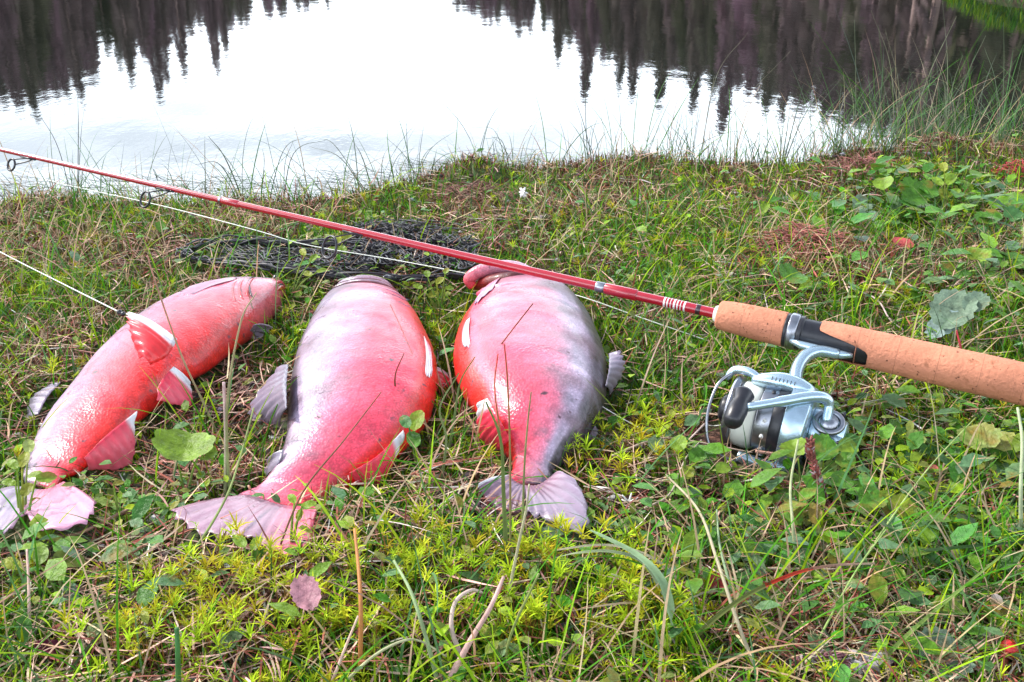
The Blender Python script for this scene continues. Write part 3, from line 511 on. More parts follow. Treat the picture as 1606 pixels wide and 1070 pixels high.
mb = MB(); tube(mb, spline([loc(RO, .070, -.020, .022), loc(RO, .078, -.004, .020), loc(RO, .078, .020, .010), loc(RO, .070, .036, -.004), loc(RO, .050, .040, -.008)], 34), .0012, 8); mb.build('bail_wire', M_alu, reel)
mb = MB(); tube(mb, spline([loc(RO, -.006, .002, .018), loc(RO, -.004, -.010, .027), loc(RO, .006, -.006, .034), loc(RO, .026, .008, .037), loc(RO, .048, .022, .038)], 26), [.0036] * 6 + [.0042] * 14 + [.0034] * 6, 12); mb.build('handle_arm', M_silver, reel)
mb = MB(); kb = loc(RO, .053, .024, .038)
tube(mb, [kb + SV * .016, kb + SV * .013, kb + SV * .002, kb - SV * .006, kb - SV * .013, kb - SV * .0165], [.0050, .0070, .0078, .0060, .0082, .0055], 18); mb.build('handle_knob', M_dark, reel)
mb = MB(); disc_ring(mb, kb - SV * .0168, (-SV + NV * .3).normalized(), .0028, .0008, 16, 6); mb.build('knob_cap', M_alu, reel)
MASKS.append([(p.x, p.y) for p in (loc(RO, -.028, -.02, 0), loc(RO, .088, -.03, 0), loc(RO, .088, .060, 0), loc(RO, -.028, .055, 0))])

# ------------------------------------------------------------------ lines, cord and net
def cordline(name, pts, r, m_, label, cat, n=60, jit=.0):
    Pp = spline(pts, n); Pp = [p + Vector((rnd.uniform(-jit, jit), rnd.uniform(-jit, jit), rnd.uniform(-jit, jit))) for p in Pp]; mb = MB(); tube(mb, Pp, r, 6); o = mb.build(name, m_); tag(o, label, cat); return o
cordline('fishing_line', [at(-60, 240, .02), at(60, 278, .03), at(125, 295, .038), at(250, 322, .045), at(400, 361, .04), at(480, 384, .032), at(620, 408, .03), at(735, 430, .030), at(760, 438, .02), at(830, 450, -.002), at(900, 462, .025), at(1010, 500, .02), at(1120, 538, .008)], .00055, M_line, 'pale line running from the shore behind the fish and under the rod', 'fishing line')
cordline('fishing_line', [at(-80, 350, .03), at(0, 395, .05), at(90, 441, .07), at(186, 489, .098)], .00055, M_line, 'pale taut line from the left edge to the swivel at the left fish', 'fishing line')
cordline('fishing_line', [loc(RO, .052, .010, .022), at(1178, 652, .03), at(1150, 662, .018), at(1120, 668, .012), at(1100, 664, .004)], .00035, M_line, 'loose curl of thin line in front of the reel', 'fishing line')
mb = MB(); tube(mb, spline([at(184, 488, .098), at(190, 491, .097), at(196, 494, .096)], 8), [.0008, .0018, .0024, .0018, .0012, .0020, .0022, .0008], 10); tag(mb.build('swivel', M_dark), 'tiny black swivel where the line meets the left fish', 'swivel')
net = empty('landing_net', gpt(500, 400), 'black landing net with narrow hoop and bunched netting lying behind the fish', 'net')
def gp(px, py, h): p = gpt(px, py); return at(px, py, p.z + h)
HO = [(640, 392), (560, 384), (470, 384), (400, 381), (345, 383), (305, 390), (289, 399), (296, 407), (335, 411), (400, 417), (470, 428), (540, 436), (620, 440), (690, 436), (735, 430)]
for rr, oz, wv in ((.0036, .012, .0), (.0018, .018, .002)):
    pts = spline([gp(a, b + (0 if wv == 0 else -3), oz) for a, b in HO], 120); mb = MB(); tube(mb, [p + Vector((0, 0, .0012 * math.sin(i * 1.3))) for i, p in enumerate(pts)], [rr * (1 + .25 * math.sin(i * 1.7)) for i in range(120)], 8); mb.build('hoop' if wv == 0 else 'binding_cord', M_cord, net)
mb = MB()
for q in range(46):
    i = rnd.randrange(4, 112); j_ = min(119, i + rnd.randrange(4, 12)); o1 = Vector((rnd.gauss(0, .006), rnd.gauss(0, .007), rnd.uniform(-.003, .003))); o2 = Vector((rnd.gauss(0, .006), rnd.gauss(0, .007), rnd.uniform(-.003, .003))); tube(mb, spline([pts[i] + o1, pts[(i + j_) // 2] + (o1 + o2) * .8 + Vector((0, 0, .004)), pts[j_] + o2], 10), rnd.uniform(.0005, .0013), 5)
mb.build('loose_webbing', M_cord, net)['kind'] = 'stuff'
mb = MB(); nr = random.Random(3)
def netpatch(x0, y0, x1, y1, nstr, hz):
    for q in range(nstr):
        a = (nr.uniform(x0, x1), nr.uniform(y0, y1)); pts = []; an = nr.choice([.5, -.6]) + nr.uniform(-.3, .3); Lp = nr.uniform(30, 80)
        for t in range(5): pts.append(gp(a[0] + math.cos(an) * Lp * (t / 4 - .5) + nr.uniform(-3, 3), a[1] + .35 * math.sin(an) * Lp * (t / 4 - .5) + nr.uniform(-1, 1), hz * nr.random() + .007))
        tube(mb, spline(pts, 12), .0006, 4, caps=False)
netpatch(560, 348, 690, 362, 50, .02); netpatch(560, 372, 740, 420, 230, .012); netpatch(350, 388, 560, 425, 60, .010)
def netgrid(cx, cy, hw, hh, nl, hz, sd_):
    def q_(a, b):
        px = cx + hw * a + 14 * (float(vnoise(a * 3, b * 3, .5, sd_)) - .5) * 2; py = cy + hh * b + .06 * hw * a + 7 * (float(vnoise(a * 3 + 7, b * 3, .5, sd_ + 1)) - .5) * 2
        return gp(px, py, .011 + hz * float(vnoise(a * 4, b * 4, .5, sd_ + 2)))
    for k in range(-nl, nl + 1):
        for sg in (1, -1):
            c_ = k / nl * 1.9; pts = []
            for i in range(33):
                a = -1 + i / 16; b = (c_ + sg * a * 1.0) * (hw / 60) if False else c_ * (hw / 45) * .5 + sg * a * (hw / 45)
                b = ((c_ * 2.4 + sg * a * 2.4 + 1) % 4) - 2
                b = b if abs(b) <= 1 else None
                if b is None:
                    if len(pts) > 2: tube(mb, pts, .0008, 4, caps=False)
                    pts = []
                else: pts.append(q_(a, b))
            if len(pts) > 2: tube(mb, pts, .0008, 4, caps=False)
netgrid(650, 392, 95, 26, 12, .018, 61); netgrid(625, 366, 70, 12, 9, .022, 65); netgrid(470, 404, 120, 16, 10, .010, 69)
nb_ = mb.build('netting', M_cord, net); nb_['kind'] = 'stuff'

# ------------------------------------------------------------------ ground cover (nobody could count it)
def inpoly(x, y, poly):
    c = np.zeros(len(x), bool); n = len(poly); j = n - 1
    for i in range(n):
        xi, yi = poly[i]; xj, yj = poly[j]
        m = ((yi > y) != (yj > y)) & (x < (xj - xi) * (y - yi) / ((yj - yi) + 1e-12) + xi); c ^= m; j = i
    return c
def scatter(n, y0=.34, y1=2.0, dens=None, seed=0, keepmask=True, shrink=True):
    r = np.random.default_rng(seed); m = n * 3
    # more pieces near the viewer, thinning smoothly with distance
    t = r.random(m); y = y0 * (y1 / y0) ** (t ** .85); x = (r.random(m) * 2 - 1) * (y * .62 + .14)
    ok = y < edge(x) - .004
    if dens is not None: ok &= r.random(m) < dens(x, y)
    if keepmask:
        for pl in MASKS: ok &= ~inpoly(x, y, pl)
    x = x[ok][:n]; y = y[ok][:n]; return np.stack([x, y, gz(x, y)], -1)
def patch(px, py, sx, sy=None):
    """soft round patch (world) round a photo pixel"""
    p = at(px, py, 0); sy = sy or sx
    return lambda x, y: np.exp(-(((x - p.x) / sx) ** 2 + ((y - p.y) / sy) ** 2))
def blades(name, Pn, h, phi0, bend, Ln, wd, c0, c1, nseg, m_, seed=0, twist=.6, label=None, cat=None, kink=None):
    n = len(Pn); r = np.random.default_rng(seed + 77); V = np.zeros((n, nseg + 1, 2, 3)); C = np.zeros((n, nseg + 1, 2, 3)); p = Pn.copy(); tw = (r.random(n) - .5) * 2 * twist
    dh = (r.random(n) - .5) * .8
    for s in range(nseg + 1):
        t = s / nseg; hh = h + dh * t; ph = phi0 + bend * t
        sv = np.stack([-np.sin(hh) * np.cos(tw), np.cos(hh) * np.cos(tw), np.sin(tw)], -1)
        prof = (1 - t) ** .6 if s < nseg else .06
        ww = (wd * (.55 + .45 * min(1, t * 3)) * prof)[:, None] if s else (wd * .6)[:, None]
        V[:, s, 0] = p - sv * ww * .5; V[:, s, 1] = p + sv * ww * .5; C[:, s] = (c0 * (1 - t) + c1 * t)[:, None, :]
        d = np.stack([np.sin(ph) * np.cos(hh), np.sin(ph) * np.sin(hh), np.cos(ph)], -1); p = p + d * (Ln / nseg)[:, None]
    k = (nseg + 1) * 2; b = (np.arange(n) * k)[:, None]; q = np.concatenate([np.stack([b[:, 0] + 2 * s, b[:, 0] + 2 * s + 1, b[:, 0] + 2 * s + 3, b[:, 0] + 2 * s + 2], -1) for s in range(nseg)])
    o = mk(name, V.reshape(-1, 3), q, m_, None, C.reshape(-1, 3)); tag(o, label, cat, kind='stuff'); return o
def ramp(v, stops): return pal(v, [(a, np.array(c)) for a, c in stops])
GRN = (.065, .23, .008); YGR = (.27, .42, .012); OLV = (.13, .14, .018); BRN = (.10, .045, .028); RBR = (.27, .075, .05); STR = (.50, .36, .22); PST = (.55, .33, .25); DGR = (.035, .075, .02); BGR = (.10, .21, .07)
brownp = [patch(*a) for a in [(740, 275, .10, .05), (950, 262, .2, .05), (1270, 385, .07, .07), (1350, 262, .10, .05), (1480, 250, .12, .05), (1340, 440, .10, .06), (900, 330, .15, .08), (450, 640, .03, .06), (330, 640, .05, .06), (330, 740, .05, .04), (1010, 800, .03, .03), (1250, 760, .05, .03), (110, 900, .07, .03), (760, 800, .04, .03), (60, 570, .05, .1), (1090, 700, .06, .04)]]
def brownness(x, y):
    v = vnoise(x, y, .16, 12); b = .9 * sstep(.47, .66, v); v2 = vnoise(x, y, .05, 13); b = np.maximum(b, .8 * sstep(.6, .75, v2)); b = np.maximum(b, .85 * sstep(-.26, -.04, y - edge(x)) * sstep(-.5, .1, x) * sstep(.35, .55, v2 + .1))
    for f in brownp: b = np.maximum(b, f(x, y) * .95)
    return np.clip(b, 0, 1)
mossp = [patch(*a) for a in [(430, 985, .10, .06), (560, 1000, .07, .05), (330, 1040, .07, .04), (900, 950, .06, .05), (960, 1020, .05, .03), (960, 760, .04, .05), (1020, 720, .05, .05), (700, 950, .06, .05), (820, 1000, .06, .04)]]
def mossness(x, y):
    b = 0 * x
    for f in mossp: b = np.maximum(b, f(x, y))
    return b
def hcol(r, n, base, j=.35, hue=.12):
    g = 1 + (r.random((n, 1)) - .5) * 2 * j; hh = 1 + (r.random((n, 3)) - .5) * 2 * hue; return np.clip(base * g * hh, .004, .9)
def mixcol(x, y, r, sets, wts):
    """pick one colour per blade out of sets with place-dependent weights"""
    Wt = np.stack(wts, -1); Wt = Wt / Wt.sum(-1, keepdims=True); cs = np.cumsum(Wt, -1); u = r.random(len(x))[:, None]; k = (u > cs).sum(-1).clip(0, len(sets) - 1)
    return np.array(sets)[k]
openp = [patch(*a) for a in [(430, 885, .07, .035), (880, 848, .05, .03), (80, 850, .06, .03), (380, 850, .09, .05), (75, 815, .07, .05), (850, 805, .06, .04), (480, 410, .17, .045), (300, 395, .05, .03), (640, 370, .08, .04), (300, 640, .08, .06), (205, 740, .05, .03), (590, 760, .04, .03), (770, 700, .03, .03), (1230, 720, .06, .03), (400, 640, .04, .06), (940, 610, .04, .08)]]
def openness(x, y):
    b = 0 * x
    for f in openp: b = np.maximum(b, f(x, y))
    return b
# 1 low carpet of moss and short leaves
r = np.random.default_rng(21); Pn = scatter(165000, seed=1); x, y = Pn[:, 0], Pn[:, 1]; n = len(x); b = brownness(x, y)
yel = sstep(.4, .65, vnoise(x, y, .09, 14))
c = mixcol(x, y, r, [GRN, YGR, OLV, BRN, RBR, STR, BGR], [(1 - b) * 1.1, (1 - b) * (.3 + .9 * yel), .4 + 0 * x, .15 + b * 1.3, .05 + b * .9, .05 + b * .4, .12 * (1 - b)]); c = hcol(r, n, c)
dist = np.hypot(x, y)
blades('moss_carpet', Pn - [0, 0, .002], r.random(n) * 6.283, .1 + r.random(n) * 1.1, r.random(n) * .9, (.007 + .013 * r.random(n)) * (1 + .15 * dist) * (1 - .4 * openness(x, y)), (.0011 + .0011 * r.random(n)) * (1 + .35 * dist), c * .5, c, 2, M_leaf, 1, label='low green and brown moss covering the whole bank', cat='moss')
# 2 grass
r = np.random.default_rng(22)
grp = [patch(*a) for a in [(100, 380, .5, .25), (60, 480, .3, .2), (1060, 590, .07, .09), (1050, 500, .1, .1), (1450, 400, .35, .2), (1250, 950, .2, .08), (700, 680, .05, .09), (1500, 950, .15, .1), (640, 900, .1, .05), (950, 350, .3, .15)]]
def gd(x, y):
    v = .22 + .4 * sstep(.45, .7, vnoise(x, y, .11, 15))
    for f in grp: v = np.maximum(v, f(x, y) * .95)
    return v * (1 - .85 * mossness(x, y)) * (1 - .93 * openness(x, y))
Pn = scatter(24000, dens=gd, seed=2); x, y = Pn[:, 0], Pn[:, 1]; n = len(x); b = brownness(x, y)
c = mixcol(x, y, r, [GRN, YGR, DGR, STR, BGR, RBR], [.9 * (1 - b) + .1, .7 * (1 - b) + .1, .3 + 0 * x, .25 + b, .35 + 0 * x, .03 + .25 * b]); c = hcol(r, n, c); Ln = .018 + .038 * r.random(n) ** 1.6
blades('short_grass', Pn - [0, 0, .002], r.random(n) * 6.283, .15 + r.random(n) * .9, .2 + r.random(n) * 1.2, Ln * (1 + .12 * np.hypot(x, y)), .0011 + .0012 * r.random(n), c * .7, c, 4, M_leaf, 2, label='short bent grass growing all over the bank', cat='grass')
r = np.random.default_rng(32); Pn = scatter(3600, dens=lambda x, y: gd(x, y) ** 1.5, seed=12); x, y = Pn[:, 0], Pn[:, 1]; n = len(x)
c = mixcol(x, y, r, [GRN, YGR, STR, BGR], [.8 + 0 * x, .7 + 0 * x, .85 + 0 * x, .5 + 0 * x]); c = hcol(r, n, c, .25); 
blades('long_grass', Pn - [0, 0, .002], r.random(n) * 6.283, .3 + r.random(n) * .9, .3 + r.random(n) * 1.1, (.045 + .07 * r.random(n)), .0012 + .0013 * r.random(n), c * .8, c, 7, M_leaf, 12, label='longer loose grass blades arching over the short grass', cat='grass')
# 3 straw and dead needles lying about
r = np.random.default_rng(23); Pn = scatter(20000, dens=lambda x, y: .28 + .72 * brownness(x, y), seed=3); x, y = Pn[:, 0], Pn[:, 1]; n = len(x)
c = mixcol(x, y, r, [STR, PST, BRN, RBR, (.55, .5, .42)], [.55 + 0 * x, .6 + 0 * x, .6 + 0 * x, .8 + 0 * x, .12 + 0 * x]); c = hcol(r, n, c, .45)
blades('straw_litter', Pn + np.stack([0 * x, 0 * x, .003 + .011 * r.random(n)], -1), r.random(n) * 6.283, 1.2 + r.random(n) * .5, (r.random(n) - .3) * .7, .012 + .038 * r.random(n) ** 1.5, .0009 + .0011 * r.random(n), c, c, 3, M_straw, 3, label='dry straw and dead stalks strewn over the moss', cat='straw')
# 4 star moss
def starmoss(name, n0, seed, hmin, hmax, dens, label):
    r = np.random.default_rng(seed); Pn = scatter(n0, dens=lambda x, y: dens(x, y) * (1 - .9 * openness(x, y)), seed=seed, y1=1.6); n = len(Pn); H = hmin + (hmax - hmin) * r.random(n); k = 12
    sc = (.45 + .75 * r.random(n)); base = hcol(r, n, np.array([(.42, .55, .02)]) if 1 else 0, .25, .12); br = r.random((n, 1)) < .3; base = np.where(br, base * [1.1, .75, .8], base)
    tip = Pn + np.stack([(r.random(n) - .5) * .01, (r.random(n) - .5) * .01, H], -1)
    PP = np.repeat(tip, k, 0) - np.stack([np.zeros(n * k), np.zeros(n * k), np.tile(np.arange(k) % 3, n) * .0022], -1); m = n * k
    cc = np.repeat(base, k, 0) * (.8 + .4 * r.random((m, 1)))
    blades(name, PP, np.tile(np.arange(k) * 2.4, n) + np.repeat(r.random(n) * 6, k), .45 + r.random(m) * .75, .3 + r.random(m) * .5, np.repeat(sc, k) * (.0068 + .0035 * r.random(m)), np.repeat(sc, k) * (.0013 + .0004 * r.random(m)), cc * .8, cc * 1.1, 2, M_leaf, seed, label=label, cat='moss')
    j = 4; PP = np.repeat(Pn, j, 0) + (r.random((n * j, 3)) - .5) * .004; cb = hcol(r, n * j, np.array([(.20, .085, .03)]), .4)
    blades('moss_stalks', PP - [0, 0, .002], r.random(n * j) * 6.28, r.random(n * j) * .35, r.random(n * j) * .2, np.repeat(H, j), np.full(n * j, .0011), cb, cb * 1.1 + [0, .03, 0], 2, M_leaf, seed + 1, label='rusty brown stalks under the ' + name.replace('_', ' '), cat='moss stalks')
starmoss('star_moss', 3600, 41, .012, .028, lambda x, y: sstep(.25, .8, mossness(x, y)), 'bright yellow green star moss cushions in the foreground')
starmoss('haircap_moss', 2600, 45, .006, .018, lambda x, y: sstep(.5, .7, vnoise(x, y, .1, 19)) * .8 + .1, 'scattered small star moss among the grass')
# 5 small oval leaves
def leaflets(name, Pn, seed, size, cols, label, hz=.02):
    r = np.random.default_rng(seed); n = len(Pn); Ls = size * (.6 + .8 * r.random(n)); Wd = Ls * (.45 + .25 * r.random(n)); h = r.random(n) * 6.283; tl = .2 + r.random(n) * .9
    d = np.stack([np.cos(h) * np.cos(tl * .7), np.sin(h) * np.cos(tl * .7), np.sin(tl * .7)], -1); s = np.stack([-np.sin(h), np.cos(h), (r.random(n) - .5) * .8], -1); s /= np.linalg.norm(s, axis=1)[:, None]; nn = np.cross(d, s)
    P0 = Pn + np.stack([0 * h, 0 * h, hz * r.random(n)], -1); V = np.zeros((n, 9, 3)); T = [(0, 0), (.28, .42), (.62, .46), (1, 0), (.62, -.46), (.28, -.42), (.3, 0), (.65, 0), (.88, 0)]
    for q, (t, w_) in enumerate(T):
        V[:, q] = P0 + d * (Ls * t)[:, None] + s * (Wd * w_)[:, None] - nn * (Ls * (.18 * t * t) - abs(w_) * Ls * .12)[:, None]
    F = np.array([[0, 6, 1, 0], [1, 6, 7, 2], [2, 7, 8, 3], [0, 5, 6, 0], [5, 4, 7, 6], [4, 3, 8, 7]])
    tri = np.array([[0, 6, 1], [1, 6, 7], [1, 7, 2], [2, 7, 8], [2, 8, 3], [0, 5, 6], [5, 4, 7], [5, 7, 6], [4, 3, 8], [4, 8, 7]])
    Fa = (tri[None] + (np.arange(n) * 9)[:, None, None]).reshape(-1, 3); c = np.array(cols)[r.integers(0, len(cols), n)]; c = hcol(r, n, c, .3); C = np.repeat(c[:, None], 9, 1); C[:, 6:] *= .8
    o = mk(name, V.reshape(-1, 3), Fa, M_broad, None, C.reshape(-1, 3)); tag(o, label, 'leaves', kind='stuff')
lp = [patch(*a) for a in [(480, 400, .06, .07), (500, 450, .03, .05), (680, 440, .06, .05), (1480, 300, .12, .06), (1400, 330, .15, .08), (1300, 700, .10, .08), (1450, 780, .15, .1), (1100, 720, .05, .05), (60, 770, .04, .04), (200, 820, .08, .04), (960, 385, .12, .06), (1550, 700, .1, .1), (430, 860, .05, .03), (1250, 880, .1, .06), (570, 365, .05, .04), (1520, 350, .15, .1)]]
def ld(x, y):
    v = .05 + .22 * sstep(.5, .7, vnoise(x, y, .13, 16)) * (1 - .7 * brownness(x, y))
    for f in lp: v = np.maximum(v, f(x, y) * .9)
    return v
leaflets('lingonberry_leaves', scatter(9000, dens=ld, seed=5), 51, .0095, [YGR, (.16, .25, .03), GRN, (.22, .25, .04), BGR], 'small oval shrub leaves scattered among the moss', .022)
bp_ = [patch(*a) for a in [(1450, 320, .16, .09), (1540, 380, .12, .10), (1330, 850, .12, .07), (1450, 900, .12, .06), (1480, 760, .10, .08), (1350, 720, .08, .06), (1210, 930, .06, .04), (60, 900, .05, .03), (1120, 760, .05, .04), (1420, 470, .1, .06), (1540, 500, .08, .08)]]
def bd(x, y):
    v = .02 + 0 * x
    for f in bp_: v = np.maximum(v, f(x, y) * .8)
    return v
leaflets('herb_leaves', scatter(4000, dens=bd, seed=55), 56, .017, [(.10, .24, .02), (.07, .20, .03), (.16, .28, .02), (.12, .22, .09)], 'broader fresh green herb leaves crowding the right side of the bank', .028)
hp_ = [patch(*a) for a in [(1400, 315, .09, .06), (1480, 330, .10, .06), (1550, 355, .10, .07), (1330, 350, .06, .05), (1300, 400, .05, .03), (1560, 430, .08, .05)]]
leaflets('lobed_herb_leaves', scatter(2600, dens=lambda x, y: np.max([f(x, y) for f in hp_], axis=0) * .95, seed=57), 58, .030, [(.09, .26, .02), (.06, .20, .02), (.15, .30, .02), (.12, .22, .10)], 'large bright green herb leaves massed at the upper right of the bank', .035)
# 6 crumbs of peat and pale lichen
r = np.random.default_rng(61); Pn = scatter(5200, dens=lambda x, y: .10 + .9 * brownness(x, y), seed=6); n = len(Pn)
ico = np.array([[0, 0, 1], [.9, 0, .4], [.28, .85, .45], [-.72, .53, .4], [-.72, -.53, .4], [.28, -.85, .45], [0, 0, -.8]]); tri = np.array([[0, 1, 2], [0, 2, 3], [0, 3, 4], [0, 4, 5], [0, 5, 1], [6, 2, 1], [6, 3, 2], [6, 4, 3], [6, 5, 4], [6, 1, 5]])
sz = (.0015 + .0035 * r.random(n) ** 2)[:, None, None]; V = Pn[:, None] + ico[None] * sz * (.6 + .8 * r.random((n, 7, 1))) * [1.5, 1, .8] + np.array([0, 0, .004]); c = np.array([(.05, .03, .035), (.10, .05, .045), (.42, .38, .40), (.16, .07, .06), (.06, .04, .03)])[r.choice(5, n, p=[.32, .25, .13, .15, .15])]
tag(mk('peat_crumbs', V.reshape(-1, 3), (tri[None] + (np.arange(n) * 7)[:, None, None]).reshape(-1, 3), M_peat, None, np.repeat(hcol(r, n, c), 7, 0)), 'dark peat crumbs and pale lichen flecks between the moss', 'soil crumbs', kind='stuff')
# 7 sedge fringe along the water, and wet blades lying on it
r = np.random.default_rng(71); n = 3400; x = (r.random(n) ** 1 * 2 - 1) * 1.5; rgt = r.random(n) < .45; x = np.where(rgt, .25 + 1.1 * r.random(n), x); y = edge(x) - .06 + .16 * r.random(n); y = np.where(x > .62, y + .35 * r.random(n) ** 2, y)
Pn = np.stack([x, y, np.maximum(gz(x, y), WATER - .02)], -1); c = mixcol(x, y, r, [GRN, BGR, STR, (.14, .17, .12), DGR], [.4 + 0 * x, .7 + 0 * x, .35 + 0 * x, .6 + 0 * x, .4 + 0 * x]); c = hcol(r, n, c, .25)
Ln = .04 + .15 * r.random(n) ** 2; Ln = np.where(x > .55, Ln * 1.5, Ln)
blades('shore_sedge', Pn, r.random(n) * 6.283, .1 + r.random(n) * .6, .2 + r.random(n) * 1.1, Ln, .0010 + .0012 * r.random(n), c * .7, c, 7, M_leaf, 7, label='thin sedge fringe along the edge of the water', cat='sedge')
n = 1300; x = -1.25 + 1.35 * r.random(n); y = edge(x) + .10 + .26 * r.random(n) ** 1.3; Pn = np.stack([x, y, np.full(n, WATER + .002)], -1); c = hcol(r, n, np.array([(.06, .075, .06)]), .5)
blades('drowned_sedge', Pn, r.normal(math.pi * .95, .5, n), 1.35 + .2 * r.random(n), .18 + .2 * r.random(n), .04 + .08 * r.random(n), .001 + .0014 * r.random(n), c, c, 5, M_leaf, 8, twist=.2, label='dark wet sedge lying flat on the water at the left', cat='sedge')
# 8 grass on the spit at the upper right
r = np.random.default_rng(81); n = 32000; az = rad(20) + rad(16) * r.random(n); D = 5.5 + 4.0 * r.random(n) ** 1.3; x, y = D * np.sin(az), D * np.cos(az); zz = gz(x, y); ok = zz > WATER; Pn = np.stack([x, y, zz], -1)[ok]; n = len(Pn)
c = hcol(r, n, mixcol(Pn[:, 0], Pn[:, 1], r, [GRN, YGR, BGR], [1 + 0 * Pn[:, 0], 1 + 0 * Pn[:, 0], .4 + 0 * Pn[:, 0]]), .3)
blades('spit_grass', Pn, r.random(n) * 6.283, r.random(n) * .7, r.random(n) * .8, (.03 + .07 * r.random(n)), .005 + .005 * r.random(n), c * .6, c * .6, 3, M_leaf, 9, label='bright grass on the low spit at the top right', cat='grass')

# ------------------------------------------------------------------ single stems, blades and twigs that the photograph shows one by one
def stem(name, pts, w0, w1, c, label, cat, c1=None, round_=False, lift=0.0, n=28, dY=None, grow=0.0):
    """pts: pixels from the foot up; the foot stands on the ground, the rest rises in a plane across the view"""
    b = gpt(*pts[0]); Yb = b.y; L_ = [b - Vector((0, 0, .004))]
    for q, (px, py) in enumerate(pts[1:]):
        yy = Yb + (dY or 0) * (q + 1) / (len(pts) - 1); p = atY(px, py, yy); L_.append(p)
    Pp = spline(L_, n); W_ = [w0 + (w1 - w0) * i / (n - 1) for i in range(n)]; mb = MB()
    if round_: tube(mb, Pp, [x / 2 for x in W_], 7, c, c1)
    else: ribbon(mb, Pp, W_, c=c, c1=c1)
    return tag(mb.build(name, M_leaf if not round_ else M_straw), label, cat)
def lying(name, pts, w0, w1, c, label, cat, h=.012, c1=None, round_=True, n=28, m_=None):
    L_ = []
    for q, a in enumerate(pts): g = gpt(a[0], a[1]); L_.append(at(a[0], a[1], g.z + (a[2] if len(a) > 2 else h)))
    Pp = spline(L_, n); W_ = [w0 + (w1 - w0) * i / (n - 1) for i in range(n)]; mb = MB()
    if round_: tube(mb, Pp, [x / 2 for x in W_], 7, c, c1)
    else: ribbon(mb, Pp, W_, nrm=Vector((0, -.3, .95)), c=c, c1=c1)
    return tag(mb.build(name, m_ or (M_straw if round_ else M_leaf)), label, cat)
G1 = (.16, .22, .07); T1 = (.42, .30, .20)
stem('grass_sprig', [(360, 790), (356, 640), (377, 508), (402, 459)], .0022, .0008, G1, 'tall stem rising between the left and middle fish, crossing the left fish head', 'grass', T1, True)
stem('grass_sprig', [(352, 700), (322, 638), (283, 554), (241, 434), (231, 400)], .0020, .0009, G1, 'slanting stem with pinkish top crossing the middle of the left fish', 'grass', (.5, .22, .18), True)
stem('grass_sprig', [(352, 790), (354, 690), (351, 600)], .0026, .0020, (.22, .28, .10), 'short straight stem with pale pink tip between two fish', 'grass', (.6, .4, .4), True)
lying('grass_sprig', [(130, 938, .006), (220, 930, .012), (290, 880, .022), (350, 790, .04), (376, 720, .055), (398, 640, .07)], .0022, .0012, (.17, .22, .06), 'long curved green stem sweeping up past the middle fish tail', 'grass', round_=True)
stem('grass_sprig', [(428, 875), (474, 774), (540, 690), (598, 615)], .0014, .0006, (.16, .10, .05), 'thin brown stem leaning across the rear of the middle fish', 'grass', (.22, .08, .06), True)
lying('grass_sprig', [(612, 478, .062), (630, 516, .068), (647, 556, .066)], .0009, .0006, (.25, .07, .06), 'hair thin reddish stalk lying on the shoulder of the middle fish', 'grass')
stem('grass_sprig', [(640, 690), (624, 630), (620, 590), (634, 554)], .0022, .0007, (.10, .08, .03), 'dark curved blade against the belly of the middle fish', 'grass', (.2, .05, .04))
stem('grass_sprig', [(720, 640), (765, 570), (800, 522), (836, 476)], .0015, .0010, (.13, .09, .04), 'dark brown stalk leaning over the right fish', 'grass', (.12, .05, .035), True)
stem('grass_sprig', [(715, 610), (760, 582), (820, 566), (886, 559)], .0012, .0008, (.10, .09, .03), 'thin dark blade arching level across the right fish', 'grass')
stem('grass_sprig', [(798, 880), (786, 700), (776, 610), (781, 555)], .0013, .0007, (.2, .2, .08), 'upright stalk with red tip in front of the right fish', 'grass', (.5, .06, .04), True)
stem('grass_sprig', [(800, 900), (800, 720), (796, 600), (791, 540)], .0014, .0008, (.2, .22, .08), 'second upright stalk in front of the right fish, dark red above', 'grass', (.35, .05, .04), True)
stem('grass_sprig', [(818, 880), (822, 740), (828, 660), (833, 615)], .0016, .0008, G1, 'pale upright stem before the tail of the right fish', 'grass', (.3, .2, .12), True)
stem('grass_sprig', [(795, 900), (790, 780), (785, 690), (762, 630)], .0030, .0010, (.14, .19, .06), 'broad green blade leaning left before the right fish anal fin', 'grass')
stem('grass_sprig', [(790, 960), (812, 860), (825, 800), (830, 760)], .0020, .0010, (.42, .38, .24), 'pale straw stem rising in front of the right fish tail', 'grass', None, True)
stem('grass_sprig', [(845, 900), (800, 1000), (790, 1068)][::-1], .0018, .0012, (.20, .24, .07), 'green stem in the foreground below the right fish tail', 'grass', None, True)
stem('grass_sprig', [(700, 720), (712, 660), (722, 600), (745, 560)], .0024, .0008, (.14, .2, .07), 'green blade curling up between the middle and right fish', 'grass')
stem('grass_sprig', [(690, 760), (700, 690), (690, 640), (720, 585)], .0022, .0008, (.17, .22, .09), 'pale green blade standing between the middle and right fish', 'grass')
lying('sedge_sprig', [(1052, 1010, .004), (1050, 960, .035), (1036, 910, .055), (1000, 872, .06), (945, 842, .05), (925, 832, .04)], .0070, .0015, (.22, .33, .18), 'broad pale green sedge blade arching up near the bottom centre', 'sedge', round_=False)
lying('sedge_sprig', [(1050, 950, .02), (1010, 885, .045), (960, 866, .05), (905, 868, .045), (855, 880, .02)], .0032, .0010, (.26, .32, .18), 'narrow pale sedge blade bending left over the moss', 'sedge', round_=False)
lying('sedge_sprig', [(1080, 930, .006), (1030, 880, .03), (960, 856, .035), (880, 862, .030), (835, 875, .012)], .0026, .0008, (.42, .38, .26), 'dry whitish blade arching beside the pale sedge', 'sedge', round_=False)
